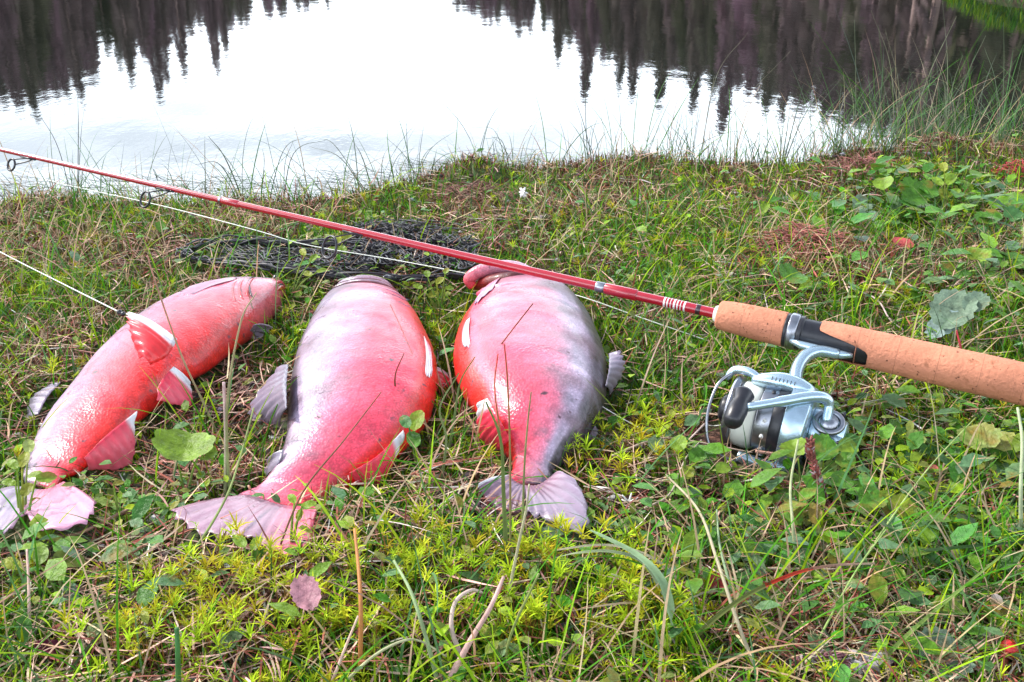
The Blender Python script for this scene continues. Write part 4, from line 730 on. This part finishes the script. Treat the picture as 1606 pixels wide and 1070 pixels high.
lying('sedge_sprig', [(1015, 960, .006), (1000, 930, .02), (975, 908, .022), (958, 900, .02)], .0030, .0010, (.27, .32, .17), 'short pale curled blade left of the broad sedge', 'sedge', round_=False)
lying('sedge_sprig', [(1060, 890, .03), (1010, 920, .02), (940, 960, .012), (885, 990, .008)], .0026, .0009, (.12, .2, .12), 'dark green flat blade lying below the sedge arch', 'sedge', round_=False)
mb = MB(); Pp = spline([at(1072, 1020, .01), at(1110, 980, .03), at(1170, 935, .045), at(1240, 902, .052), at(1300, 888, .05), at(1372, 884, .03)], 40)
for a, b_, c0_, c1_ in ((0, 20, (.16, .2, .05), (.12, .14, .04)), (19, 28, (.45, .04, .02), (.4, .05, .03)), (27, 39, (.3, .12, .08), (.5, .36, .26))): ribbon(mb, Pp[a:b_ + 1], [.0030 * (1 - .6 * (a + i) / 39) for i in range(b_ - a + 1)], c=c0_, c1=c1_)
tag(mb.build('sedge_sprig', M_leaf), 'long arching blade turning from green to red to straw at lower right', 'sedge')
lying('grass_sprig', [(1190, 1060, .006), (1158, 980, .03), (1125, 880, .045), (1095, 800, .04), (1045, 745, .02)], .0024, .0014, (.36, .31, .2), 'long straw coloured stem leaning left of the red and green blade', 'grass')
lying('grass_sprig', [(1160, 960, .01), (1140, 900, .03), (1128, 850, .035), (1124, 800, .035)], .0020, .0010, (.22, .3, .16), 'greyish green stem beside the pink fallen leaf', 'grass')
lying('straw', [(700, 1075, .01), (735, 1010, .03), (768, 955, .045), (790, 905, .05)], .0036, .0018, (.52, .32, .28), 'thick pink straw slanting up at the bottom edge', 'straw')
lying('straw', [(722, 1025, .01), (708, 985, .022), (714, 945, .03), (738, 926, .03), (756, 930, .022)], .0028, .0016, (.55, .42, .36), 'pale hooked dry stalk beside the thick pink straw', 'straw')
lying('straw', [(520, 1072, .01), (540, 1020, .02), (562, 966, .03)], .0018, .0012, (.55, .38, .30), 'short pinkish straw standing in the star moss', 'straw')
lying('straw', [(535, 1075, .008), (585, 1030, .028), (630, 1006, .036), (660, 1006, .03), (700, 1030, .02)], .0018, .0009, (.36, .36, .2), 'pale bent stalk arching over the star moss', 'straw')
lying('grass_sprig', [(565, 1050, .01), (566, 960, .04), (563, 900, .05), (556, 830, .06)], .0026, .0016, (.42, .17, .05), 'rusty orange stalk rising out of the star moss', 'grass')
lying('grass_sprig', [(688, 1075, .006), (668, 1000, .03), (645, 930, .045), (618, 880, .045)], .0026, .0014, (.24, .32, .15), 'pale green stem crossing the foreground moss', 'grass')
lying('grass_sprig', [(280, 1075, .01), (279, 1030, .03), (277, 985, .045)], .0030, .0022, (.05, .16, .04), 'dark green stub at the edge of the star moss', 'grass')
lying('straw', [(0, 940, .01), (45, 925, .015), (82, 920, .015)], .0014, .001, (.5, .47, .36), 'pale straw at the left edge of the foreground', 'straw')
lying('straw', [(46, 985, .01), (45, 920, .03), (42, 862, .04)], .0020, .0012, (.55, .36, .30), 'upright pinkish straw near the lower left corner', 'straw')
lying('twig', [(0, 860, .006), (60, 842, .01), (120, 838, .014), (200, 800, .016), (240, 792, .016)], .0030, .0016, (.30, .17, .11), 'brown twig lying below the left fish tail', 'twig')
lying('twig', [(190, 880, .01), (215, 862, .014), (240, 850, .012)], .0028, .0018, (.34, .16, .10), 'short reddish twig between the left and middle tails', 'twig')
lying('twig', [(236, 930, .018), (224, 952, .018), (228, 975, .016), (232, 1000, .014)], .0020, .0016, (.6, .55, .56), 'small whitish forked twig in the lower left', 'twig')
lying('straw', [(1005, 800, .01), (1050, 775, .016), (1075, 720, .02), (1100, 690, .014)], .0015, .0009, (.5, .4, .32), 'bent straw right of the right fish tail', 'straw')
lying('straw', [(960, 715, .012), (1015, 693, .02), (1060, 688, .018), (1180, 710, .012)], .0018, .0010, (.5, .36, .28), 'long dry stalk lying below the reel', 'straw')
lying('straw', [(1105, 665, .02), (1080, 690, .016), (1040, 726, .01)], .0015, .0011, (.5, .38, .33), 'pinkish straw leaning left of the reel', 'straw')
lying('twig', [(1185, 708, .016), (1225, 715, .014), (1240, 730, .01)], .0026, .0014, (.45, .25, .19), 'small pale brown twig under the reel', 'twig')
lying('grass_sprig', [(1250, 900, .006), (1243, 820, .035), (1240, 760, .045), (1252, 690, .06)], .0022, .0014, (.30, .33, .17), 'pale upright stem carrying the scalloped leaves below the reel', 'grass')
lying('grass_sprig', [(1430, 866, .02), (1500, 860, .03), (1560, 854, .03), (1640, 850, .02)], .0028, .0018, (.03, .07, .02), 'dark green blade lying level near the right edge', 'grass', round_=False)
lying('grass_sprig', [(1375, 1045, .01), (1430, 990, .03), (1500, 930, .04), (1570, 872, .045)], .0026, .0010, (.2, .3, .07), 'long light green blade slanting in the lower right', 'grass', round_=False)
lying('grass_sprig', [(1400, 1010, .01), (1470, 968, .02), (1530, 962, .02)], .0020, .0008, (.17, .27, .08), 'short light green blade branching right in the lower right', 'grass', round_=False)
lying('grass_sprig', [(1602, 850, .01), (1601, 770, .045), (1603, 690, .07), (1596, 640, .08)], .0028, .0018, (.33, .38, .22), 'pale stem standing at the right edge', 'grass')
lying('grass_sprig', [(1340, 900, .01), (1400, 810, .03), (1460, 730, .04), (1530, 655, .04)], .0013, .0007, (.30, .38, .12), 'thin straight stalk slanting across the leafy plants', 'grass')
lying('grass_sprig', [(1280, 1010, .01), (1340, 900, .04), (1390, 830, .05)], .0014, .0007, (.24, .34, .09), 'thin green stalk slanting in the lower right grass', 'grass')
lying('straw', [(1150, 900, .01), (1180, 892, .014), (1300, 893, .014), (1330, 890, .01)], .0018, .0012, (.52, .42, .32), 'level pale straw above the arching red blade', 'straw')
lying('grass_sprig', [(1512, 575, .004), (1508, 550, .02), (1500, 518, .035)], .0030, .0016, (.30, .02, .03), 'short crimson stalk standing behind the cork handle', 'grass')
lying('straw', [(1300, 640, .01), (1390, 625, .02), (1460, 607, .016)], .0013, .0008, (.45, .45, .32), 'pale straw right of the reel', 'straw')
lying('straw', [(1370, 480, .01), (1390, 450, .02), (1400, 420, .03)], .0016, .001, (.55, .45, .38), 'thin pale straw among litter behind the handle', 'straw')
lying('straw', [(1330, 450, .012), (1375, 470, .016), (1395, 500, .014), (1420, 520, .01)], .0020, .0012, (.5, .38, .34), 'crooked pale stalk on the litter behind the handle', 'straw')
fl = empty('cotton_flower', gpt(884, 425), 'small white tufted flower on a thin stalk behind the rod', 'flower')
Yb = gpt(884, 425).y; mb = MB(); tube(mb, spline([gpt(884, 425), atY(862, 375, Yb), atY(840, 330, Yb + .01), atY(822, 304, Yb + .02)], 20), .0006, 6, (.3, .3, .14)); mb.build('stalk', M_straw, fl)
c = atY(820, 302, Yb + .02); mb = MB()
for q in range(26): d = Vector((rnd.gauss(0, 1), rnd.gauss(0, 1), rnd.gauss(0, 1))).normalized(); tube(mb, [c, c + d * .004, c + d * .0065], [.001, .0012, .0004], 4, (.8, .8, .78))
mb.build('seed_head', M_white, fl)

# sedge tufts in front of the water, blades as parts
def tuft(px, py, blds, label, cc=(.10, .13, .08)):
    x_ = at(px, py, 0).x; yb = float(edge(x_)) + .02; b = Vector((at(px, py, 0).x, min(at(px, py, 0).y, yb), 0)); b.z = max(float(gz(b.x, b.y)), WATER - .01); e = empty('sedge_tuft', b, label, 'sedge', 'sedge tufts at the water edge')
    for (tx, ty, bx, by, w_) in blds:
        tip = atY(px + tx, py + ty, b.y + rnd.uniform(-.03, .05)); m_ = atY(px + bx, py + by, b.y + rnd.uniform(-.01, .02)); mb = MB(); q = 16
        g = rnd.uniform(.75, 1.3); ribbon(mb, spline([b + Vector((rnd.uniform(-.006, .006), 0, -.004)), m_, tip], q), [w_ * 1.55 * (1 - .75 * i / (q - 1)) for i in range(q)], c=tuple(v * g for v in cc)); mb.build('blade', M_leaf, e)
tuft(124, 300, [(-2, -150, -1, -80, .0012), (8, -130, 2, -70, .0010), (-65, -125, -30, -60, .0010), (22, -60, 6, -30, .001)], 'thin upright sedge tuft at the far left waterline', (.07, .08, .06))
tuft(402, 304, [(-75, -90, -45, -48, .0016), (-96, -46, -52, -40, .0016), (10, -70, 12, -40, .0010), (80, -90, 40, -62, .0012), (34, -40, 10, -20, .001)], 'sedge tuft with two long blades leaning left over the water', (.07, .09, .05))
tuft(440, 306, [(75, -88, 18, -60, .0013), (60, -20, 30, -26, .001), (20, -85, 6, -40, .001), (-30, -30, -10, -20, .001)], 'sedge tuft with arched blade bending right over the water', (.08, .10, .06))
tuft(590, 292, [(-45, -82, -20, -40, .0015), (-105, -62, -52, -40, .0013), (-90, -75, -60, -58, .001), (30, -70, 10, -40, .001), (60, -60, 30, -40, .001)], 'wiry sedge tuft left of the brown hummock', (.09, .10, .06))
tuft(655, 285, [(-50, -70, -20, -40, .001), (60, -80, 20, -50, .001), (30, -60, 10, -40, .0012), (-20, -50, -8, -20, .001), (90, -50, 40, -40, .001), (10, -90, 4, -50, .0009)], 'thin sedge tuft just left of the brown hummock', (.11, .14, .09))
tuft(810, 262, [(-50, -45, -20, -35, .0013), (-70, -62, -30, -50, .001), (30, -50, 10, -30, .001), (-20, -60, -8, -35, .001), (50, -25, 25, -20, .001)], 'bent sedge tuft right of the brown hummock', (.12, .16, .10))
tuft(920, 258, [(-2, -130, -1, -60, .0012), (-14, -90, -6, -50, .001), (18, -75, 8, -40, .001), (46, -60, 20, -35, .001), (8, -60, 4, -30, .001)], 'upright sedge tuft at the middle of the waterline', (.10, .13, .08))
tuft(1060, 256, [(-14, -60, -6, -30, .001), (10, -80, 2, -40, .001), (40, -70, 16, -40, .001), (-50, -40, -20, -25, .001), (24, -50, 10, -25, .001)], 'loose sedge tuft right of the waterline middle', (.12, .16, .10))
tuft(1230, 256, [(30, -125, 14, -60, .0015), (50, -105, 24, -60, .0013), (10, -95, 4, -50, .0015), (-16, -80, -6, -40, .0015), (-50, -75, -22, -42, .0012), (72, -60, 35, -40, .001), (-80, -50, -30, -40, .001)], 'dense upright sedge tuft in front of the bright reflection', (.13, .18, .12))
tuft(1340, 256, [(0, -225, 2, -110, .0013), (-20, -110, -8, -60, .0012), (26, -90, 10, -50, .0013), (60, -150, 30, -90, .0012), (-60, -140, -30, -80, .0011)], 'tall sedge tuft below the reflected trunks', (.16, .18, .11))
tuft(1410, 246, [(-22, -200, 0, -100, .0016), (-44, -230, -12, -130, .0013), (22, -90, 8, -50, .0014), (90, -220, 40, -110, .0012), (-10, -120, -2, -60, .0013)], 'tallest pale sedge tuft at the bank corner', (.22, .22, .14))
tuft(1480, 236, [(-16, -150, 2, -90, .0017), (-2, -235, 6, -120, .0013), (30, -150, 12, -90, .0013), (66, -180, 30, -100, .0013), (-36, -80, -10, -50, .0015), (60, -60, 24, -40, .0014)], 'tall sedge tuft with forked pale stalk near the right', (.20, .22, .14))
tuft(1570, 225, [(-26, -150, -8, -90, .0015), (4, -190, 4, -100, .0012), (36, -150, 20, -80, .0013), (-60, -90, -24, -50, .0013), (-8, -90, -2, -50, .0015)], 'tall sedge tuft at the right edge of the water', (.16, .20, .12))
tuft(1090, 240, [(150, -160, 60, -60, .0009), (30, -120, 20, -60, .001), (84, -190, 30, -110, .0009)], 'wispy tuft of long leaning blades over the reflected forest', (.22, .2, .14))

# ------------------------------------------------------------------ leafy plants
def leaf_geo(shape, seed):
    r_ = random.Random(seed); K = 32; out = []
    for i in range(K):
        a = 2 * math.pi * i / K                     # 0 = leaf base, pi = tip
        if shape == 'oval': rx, ry, q = .30, .5, 1 + .02 * math.sin(9 * a)
        elif shape == 'round': rx, ry, q = .46, .48, 1 + .03 * math.cos(8 * a)
        elif shape == 'lobed': rx, ry, q = .56, .48, (1 + .10 * abs(math.sin(3.5 * a)) + .05 * math.cos(16 * a)) * (1 - .40 * math.exp(-((min(a, 2 * math.pi - a)) / .35) ** 2))
        elif shape == 'fan': rx, ry, q = .62, .46, (1 + .10 * abs(math.sin(4 * a)) ) * (1 - .15 * math.exp(-((min(a, 2 * math.pi - a)) / .3) ** 2))
        else: rx, ry, q = .38, .56, 1 + .10 * math.cos(14 * a) * (0.5 + .5 * math.sin(a / 2))
        q *= 1 + r_.uniform(-.025, .025); out.append((math.sin(a) * rx * q, .5 - math.cos(a) * ry * q))
    return out
def leaf(center, size, ang, shape, c, parent, name='leaf', curl=None, tip=0, label=None):
    curl = rnd.uniform(.05, .55) if curl is None else curl
    """size metres, ang = direction of the tip in the picture (0 right, 90 up)"""
    vd = (Vector((0, 0, CAM_H)) - center).normalized(); nrm = (Vector((rnd.uniform(-.35, .35), rnd.uniform(-.2, .2), 1)) * .75 + vd * .55).normalized()
    right = Vector((1, 0, 0)); upv = (Vector((0, 1, .6)) - nrm * Vector((0, 1, .6)).dot(nrm)).normalized(); right = (right - nrm * right.dot(nrm)).normalized()
    a = rad(ang); ax = (right * math.cos(a) + upv * math.sin(a)).normalized(); sx = ax.cross(nrm); O = leaf_geo(shape, rnd.random()); V = [center]; C = [tuple(v * .85 for v in c)]; K = len(O)
    ctr = (0, .5)
    for ring in (.45, .8, 1.0):
        for i, (x_, y_) in enumerate(O):
            X_, Y_ = x_ * ring, (y_ - .5) * ring; rr = math.hypot(X_, Y_)
            vein = abs(math.sin(i / K * math.pi * (4 if shape in ('lobed', 'fan', 'round') else 5))); z_ = curl * (rr ** 2) * (-1 if tip else 1) * .9 + .22 * abs(X_) - .5 * max(0, Y_) ** 2 + .025 * (vein - .5) * ring
            V.append(center + (sx * X_ + ax * Y_ + nrm * z_) * size); g = (.82 + .28 * vein) * (1.0 if ring < 1 else 1.08); C.append(tuple(v * g for v in c))
    F = [(0, 1 + i, 1 + (i + 1) % K) for i in range(K)]
    for q in range(2): F += [(1 + q * K + i, 1 + (q + 1) * K + i, 1 + (q + 1) * K + (i + 1) % K, 1 + q * K + (i + 1) % K) for i in range(K)]
    o = mk(name, np.array(V), F, M_broad, parent, np.array(C)); return o, center - ax * size * .45
def plant(base, leaves, label, cat='plant', name='leafy_plant', sc=(.20, .26, .09), group=None, sw=.0009):
    b = gpt(*base); e = empty(name, b, label, cat, group)
    for (px, py, sz, ang, shape, c) in leaves:
        dy = rnd.uniform(-.012, .012) + max(0, (base[1] - py)) * .00022; p = atY(px, py, b.y + dy)
        if p.z < float(gz(p.x, p.y)) + .006: p = gpt(px, py); p.z += .010; p = at(px, py, p.z)
        d = (p - Vector((0, 0, CAM_H))).length; o, foot = leaf(p, .86 * sz * d / FPX, ang, shape, c, e)
        mb = MB(); tube(mb, spline([b - Vector((0, 0, .002)), b.lerp(foot, .5) + Vector((0, 0, .004)), foot], 8), [sw] * 5 + [sw * .7] * 3, 5, sc, tuple(v * 1.1 for v in c)); mb.build('leaf_stalk', M_leaf, e)
    return e
LG = (.17, .27, .025); MG = (.075, .19, .02); YG = (.24, .27, .03); BG = (.06, .16, .045); GG = (.17, .24, .16); PG = (.25, .31, .08)
plant((292, 790), [(290, 703, 80, 85, 'fan', LG), (325, 712, 34, 20, 'lobed', (.20, .3, .04))], 'lobed light green leaf between the left and middle fish')
plant((40, 860), [(20, 728, 26, 140, 'oval', LG), (38, 722, 32, 95, 'oval', YG), (72, 750, 34, 30, 'oval', LG), (14, 757, 24, 170, 'oval', LG), (42, 768, 30, 80, 'oval', YG), (45, 700, 30, 100, 'oval', PG), (57, 786, 20, 10, 'oval', YG)], 'bright bilberry sprig standing before the left fish tail', name='bilberry_sprig')
plant((455, 880), [(458, 782, 24, 120, 'oval', LG), (484, 792, 28, 20, 'oval', LG), (470, 808, 22, 260, 'oval', YG)], 'small three leaved sprig over the middle fish tail', name='bilberry_sprig')
plant((395, 920), [(376, 850, 34, 130, 'oval', LG), (402, 852, 32, 75, 'oval', LG), (410, 872, 30, 20, 'round', MG), (390, 880, 28, 200, 'oval', YG)], 'leafy sprig below the middle fish tail', name='bilberry_sprig')
plant((655, 740), [(654, 660, 48, 80, 'oval', LG), (648, 690, 44, 95, 'oval', MG), (636, 662, 34, 120, 'oval', BG)], 'upright green leaves against the belly of the middle fish')
plant((455, 470), [(475, 395, 20, 120, 'oval', YG), (492, 405, 20, 60, 'oval', LG), (482, 430, 22, 150, 'oval', YG), (468, 462, 20, 70, 'oval', LG), (455, 482, 22, 190, 'oval', YG), (505, 425, 20, 10, 'oval', LG)], 'yellow green bilberry sprig between left and middle fish heads', name='bilberry_sprig')
plant((530, 415), [(530, 375, 22, 100, 'oval', YG), (545, 372, 20, 50, 'oval', YG), (538, 392, 24, 120, 'oval', LG), (520, 392, 20, 170, 'oval', LG)], 'yellow green sprig in the netting above the middle fish', name='bilberry_sprig')
plant((690, 500), [(670, 430, 20, 100, 'oval', LG), (690, 440, 22, 60, 'oval', YG), (700, 425, 18, 80, 'oval', LG), (655, 450, 20, 160, 'oval', LG), (680, 462, 22, 30, 'oval', YG), (705, 452, 18, 20, 'oval', LG)], 'low bilberry sprig between middle and right fish heads', name='bilberry_sprig')
plant((1075, 780), [(1064, 696, 34, 120, 'round', LG), (1094, 716, 34, 30, 'round', MG), (1078, 742, 28, 260, 'round', YG), (1052, 750, 24, 190, 'oval', LG)], 'round leaved plant left below the reel')
plant((1132, 790), [(1134, 736, 28, 20, 'round', LG)], 'single round leaf on a stalk below the reel')
plant((1255, 790), [(1246, 706, 42, 100, 'lobed', LG), (1292, 708, 50, 10, 'lobed', MG), (1330, 702, 38, 20, 'round', LG), (1326, 724, 36, 320, 'round', MG), (1296, 734, 30, 280, 'lobed', PG)], 'cluster of scalloped light green leaves touching the reel')
plant((1310, 830), [(1320, 756, 42, 20, 'round', MG), (1345, 770, 38, 340, 'round', MG)], 'round leaves below the scalloped cluster')
plant((1430, 880), [(1418, 815, 70, 5, 'fan', (.24, .30, .03)), (1368, 785, 44, 200, 'lobed', MG)], 'broad yellow green leaf right of centre in the lower right')
plant((1435, 730), [(1436, 688, 36, 30, 'round', PG), (1405, 696, 30, 160, 'round', MG), (1460, 712, 34, 300, 'lobed', BG)], 'pale round leaf with darker leaves right of the reel')
plant((1545, 760), [(1532, 690, 60, 105, 'lobed', PG), (1562, 692, 56, 70, 'lobed', (.27, .29, .07)), (1575, 722, 50, 350, 'lobed', MG)], 'two large ribbed leaves near the right edge below the handle')
plant((1475, 650), [(1472, 625, 30, 85, 'oval', LG), (1500, 640, 28, 60, 'oval', MG)], 'oval light leaf just below the cork handle')
plant((1490, 545), [(1494, 488, 92, 55, 'serrate', GG), (1482, 512, 60, 200, 'serrate', (.28, .38, .36)), (1530, 476, 50, 40, 'serrate', GG)], 'large grey green toothed leaf behind the cork handle')
plant((1240, 470), [(1242, 434, 46, 40, 'lobed', MG), (1262, 446, 26, 0, 'lobed', LG)], 'green leaf behind the fore grip')
plant((1400, 345), [(1386, 288, 36, 80, 'round', LG), (1430, 306, 52, 0, 'lobed', MG), (1455, 300, 34, 10, 'lobed', MG), (1352, 322, 32, 200, 'lobed', GG), (1360, 340, 28, 260, 'lobed', (.2, .3, .2))], 'bright leafy plant at the upper right of the bank')
plant((1482, 335), [(1480, 262, 22, 80, 'oval', YG), (1470, 285, 24, 120, 'oval', LG), (1492, 282, 26, 50, 'oval', LG), (1480, 305, 26, 95, 'oval', YG), (1498, 302, 22, 30, 'oval', LG), (1462, 300, 20, 160, 'oval', YG)], 'yellow green upright bilberry bush at the upper right', name='bilberry_sprig')
plant((1500, 440), [(1498, 425, 44, 30, 'lobed', MG), (1535, 400, 34, 60, 'lobed', LG), (1585, 412, 36, 60, 'lobed', MG)], 'low lobed leaves above the grey green leaf')
plant((1560, 380), [(1550, 345, 36, 60, 'lobed', MG), (1590, 338, 30, 30, 'lobed', BG), (1540, 370, 32, 200, 'lobed', (.1, .22, .08))], 'dark leafy plant at the right edge of the bank')
plant((1200, 350), [(1196, 330, 32, 40, 'oval', LG), (1180, 345, 26, 160, 'oval', MG)], 'light leaf lying in the middle of the bank behind the rod')
plant((1300, 880), [(1298, 840, 40, 80, 'oval', MG), (1332, 838, 34, 20, 'oval', (.1, .25, .08)), (1275, 845, 34, 130, 'round', (.30, .38, .36)), (1240, 815, 38, 110, 'lobed', MG)], 'dense dark green leaves below the brown moss spike')
plant((1490, 1060), [(1480, 1035, 80, 20, 'lobed', GG), (1440, 1050, 60, 190, 'lobed', (.2, .28, .12))], 'large greyish lobed leaf at the bottom right')
plant((1300, 930), [(1310, 905, 56, 20, 'lobed', MG), (1366, 912, 50, 350, 'lobed', (.14, .26, .04)), (1272, 965, 40, 150, 'lobed', MG)], 'green lobed leaves in the lower right grass')
plant((105, 960), [(108, 935, 44, 280, 'serrate', (.12, .2, .12)), (64, 872, 40, 100, 'oval', (.16, .25, .04)), (18, 885, 36, 160, 'oval', YG), (28, 905, 30, 260, 'oval', LG), (108, 878, 50, 0, 'oval', (.16, .2, .04))], 'olive leaved plant in the lower left')
plant((150, 1010), [(148, 990, 26, 200, 'round', (.26, .33, .14))], 'single pale round leaf in the lower left')
plant((1180, 960), [(1160, 940, 46, 60, 'lobed', (.33, .38, .24)), (1215, 935, 40, 30, 'lobed', MG)], 'pale greyish leaf beside the arching red blade')
plant((190, 830), [(186, 758, 18, 20, 'oval', LG), (190, 785, 20, 160, 'oval', LG), (182, 800, 20, 60, 'oval', MG), (200, 812, 18, 10, 'oval', LG)], 'small sprig between left fish tail and its anal fin', name='bilberry_sprig')
plant((690, 905), [(735, 860, 34, 20, 'lobed', (.24, .28, .04)), (712, 872, 28, 180, 'lobed', MG)], 'yellow green leaf in the grass left of the right tail')
plant((1200, 905), [(1200, 860, 34, 100, 'lobed', BG), (1172, 845, 32, 140, 'round', (.16, .3, .16)), (1225, 868, 36, 30, 'lobed', MG)], 'blue green leaves above the arching blade')
# ---- fallen leaves, berry, stone, spikes
def loose(name, px, py, sz, ang, shape, c, label, cat, h=.010):
    g = gpt(px, py); p = at(px, py, g.z + h); d = (p - Vector((0, 0, CAM_H))).length; o, _ = leaf(p, sz * d / FPX, ang, shape, c, None, name, curl=.6); tag(o, label, cat)
loose('fallen_leaf', 480, 932, 56, 115, 'serrate', (.42, .20, .24), 'pink withered leaf standing in the star moss', 'leaf', .03)
loose('fallen_leaf', 1130, 922, 34, 20, 'lobed', (.65, .10, .10), 'small pinkish red leaf in the lower middle', 'leaf', .012)
loose('fallen_leaf', 1416, 383, 32, 330, 'oval', (.55, .10, .10), 'crimson leaf lying in the greenery at the right', 'leaf', .02)
loose('fallen_leaf', 78, 1018, 40, 0, 'oval', (.16, .02, .05), 'dark maroon leaf near the lower left corner', 'leaf', .01)
loose('fallen_leaf', 1340, 945, 0.1 + 20, 40, 'oval', (.4, .22, .12), 'small tan curled leaf in the lower right grass', 'leaf', .012)
loose('fallen_leaf', 1460, 738, 24, 30, 'oval', (.42, .12, .09), 'small brick red leaf among the plants at the right', 'leaf', .02)
loose('fallen_leaf', 1563, 945, 26, 80, 'oval', (.36, .31, .28), 'greyish dead leaf in the lower right grass', 'leaf', .02)
g = gpt(1578, 1046); mb = MB(); k = 14
for i in range(k + 1):
    pass
Pp = [g + Vector((0, 0, .012)) + Vector((0, 0, .0055)) * math.cos(math.pi * i / 12) for i in range(13)]; tube(mb, Pp, [max(.0003, .0055 * math.sin(math.pi * i / 12)) for i in range(13)], 16, (.7, .03, .03)); tag(mb.build('red_berry', M_fish), 'shiny red berry in the bottom right corner', 'berry')
def lump(name, px, py, s, mt, label, cat, c=(1, 1, 1), sq=(1, .8, .55), seed=1, amp=.35, h=.0):
    g = gpt(px, py); r_ = np.random.default_rng(seed); V = []; C = []; nu, nv = 28, 18
    for j in range(nv + 1):
        ph = math.pi * j / nv
        for i in range(nu):
            th = 2 * math.pi * i / nu; d = np.array([math.cos(th) * math.sin(ph), math.sin(th) * math.sin(ph), math.cos(ph)])
            q = 1 + amp * (float(vnoise(d[0] * 2 + 5, d[1] * 2 + d[2] * 1.7, .55, seed)) - .5) * 2; V.append((g.x + d[0] * s * sq[0] * q, g.y + d[1] * s * sq[1] * q, g.z + h + d[2] * s * sq[2] * q)); C.append(c)
    F = [(j * nu + i, (j + 1) * nu + i, (j + 1) * nu + (i + 1) % nu, j * nu + (i + 1) % nu) for j in range(nv) for i in range(nu)]; return tag(mk(name, np.array(V), F, mt, None, np.array(C)), label, cat)
lump('pale_stone', 1350, 1062, .017, M_lich, 'whitish pink stone at the bottom edge right of centre', 'stone', seed=4, h=.004, sq=(1.2, .8, .6))
def hairclump(name, px, py, s, n_, c, label, cat, h=.02, seed=3, lay=1.0, Lh=.03):
    g = gpt(px, py); r_ = random.Random(seed); mb = MB()
    for q in range(n_):
        a = r_.uniform(0, 6.28); rr = s * math.sqrt(r_.random()); b = Vector((g.x + math.cos(a) * rr, g.y + math.sin(a) * rr * .7, 0)); b.z = float(gz(b.x, b.y)) + h * (1 - rr / s) * r_.random(); a2 = r_.uniform(0, 6.28); l_ = Lh * r_.uniform(.4, 1); up = r_.uniform(-.1, .5)
        d = Vector((math.cos(a2), math.sin(a2), up)).normalized() * l_; gg = r_.uniform(.5, 1.5); tube(mb, spline([b, b + d * .5 + Vector((0, 0, r_.uniform(0, .006))), b + d], 5), [.0007, .0008, .0008, .0006, .0004], 4, tuple(v * gg for v in c), caps=False)
    return tag(mb.build(name, M_straw), label, cat)
hairclump('root_tuft', 1262, 385, .062, 650, (.36, .12, .095), 'reddish brown matted root tuft right of the rod', 'root tuft', .022)
hairclump('root_tuft', 742, 282, .06, 300, (.22, .11, .08), 'brown matted hummock at the waterline above the rod', 'root tuft', .03, 5)
hairclump('root_tuft', 1345, 268, .06, 260, (.30, .12, .10), 'reddish dead sedge mat at the right of the waterline', 'root tuft', .02, 6)
hairclump('root_tuft', 1598, 275, .04, 200, (.40, .04, .05), 'dark red moss tuft at the right edge of the bank', 'moss tuft', .03, 7, Lh=.014)
hairclump('root_tuft', 1585, 325, .025, 120, (.25, .10, .09), 'small brown tuft below the dark red one', 'moss tuft', .015, 8, Lh=.014)
hairclump('root_tuft', 770, 820, .035, 200, (.16, .10, .12), 'purplish lichen tuft left of the right fish tail', 'lichen', .008, 9, Lh=.010)
hairclump('root_tuft', 275, 945, .030, 160, (.20, .14, .15), 'greyish lichen tuft in the lower left', 'lichen', .012, 10, Lh=.010)
hairclump('root_tuft', 315, 740, .030, 90, (.45, .20, .15), 'reddish stubble under the lobed leaf between two fish', 'stubble', .012, 12, Lh=.03)
def spike(pts, label, c=(.22, .07, .06), w_=.0035, nb=220, seed=2):
    L_ = []
    for a in pts: g = gpt(a[0], a[1]); L_.append(at(a[0], a[1], g.z + a[2]))
    ax = spline(L_, 40); mb = MB(); tube(mb, ax, .0009, 6, c); r_ = random.Random(seed)
    for q in range(nb):
        i = r_.randrange(39); p = ax[i].lerp(ax[i + 1], r_.random()); t = (ax[i + 1] - ax[i]).normalized(); d = Vector((r_.gauss(0, 1), r_.gauss(0, 1), r_.gauss(0, 1))); d = (d - t * d.dot(t)).normalized(); gg = r_.uniform(.5, 2.0); cc = tuple(v * gg for v in c) if r_.random() > .2 else (.5, .4, .42)
        tube(mb, [p, p + d * w_ * .6 + t * w_ * .3, p + d * w_ + t * w_ * .9], [.0006, .0008, .0002], 4, cc, caps=False)
    tag(mb.build('moss_spike', M_straw), label, 'dried moss')
spike([(1300, 805, .008), (1285, 760, .025), (1272, 715, .045), (1270, 690, .055)], 'brown scaly dried club moss spike below the reel')
spike([(1240, 1040, .008), (1290, 1030, .012), (1330, 1035, .014)], 'scaly purplish dried moss stem near the bottom edge', (.20, .08, .10), seed=4)
spike([(1215, 800, .008), (1250, 780, .014), (1290, 775, .014)], 'reddish dried moss stem lying left of the scaly spike', (.26, .06, .05), seed=6)
for (px, py, lb) in ((985, 812, 'tiny white forked bloom right of the right fish tail'),):
    g = gpt(px, py); mb = MB()
    for q in range(5): a = q * 1.25; tube(mb, [g + Vector((0, 0, .012)), g + Vector((math.cos(a) * .006, math.sin(a) * .003, .016 + .003 * math.sin(a * 2)))], [.0010, .0004], 5, (.8, .78, .76))
    tag(mb.build('white_bloom', M_white), lb, 'flower')
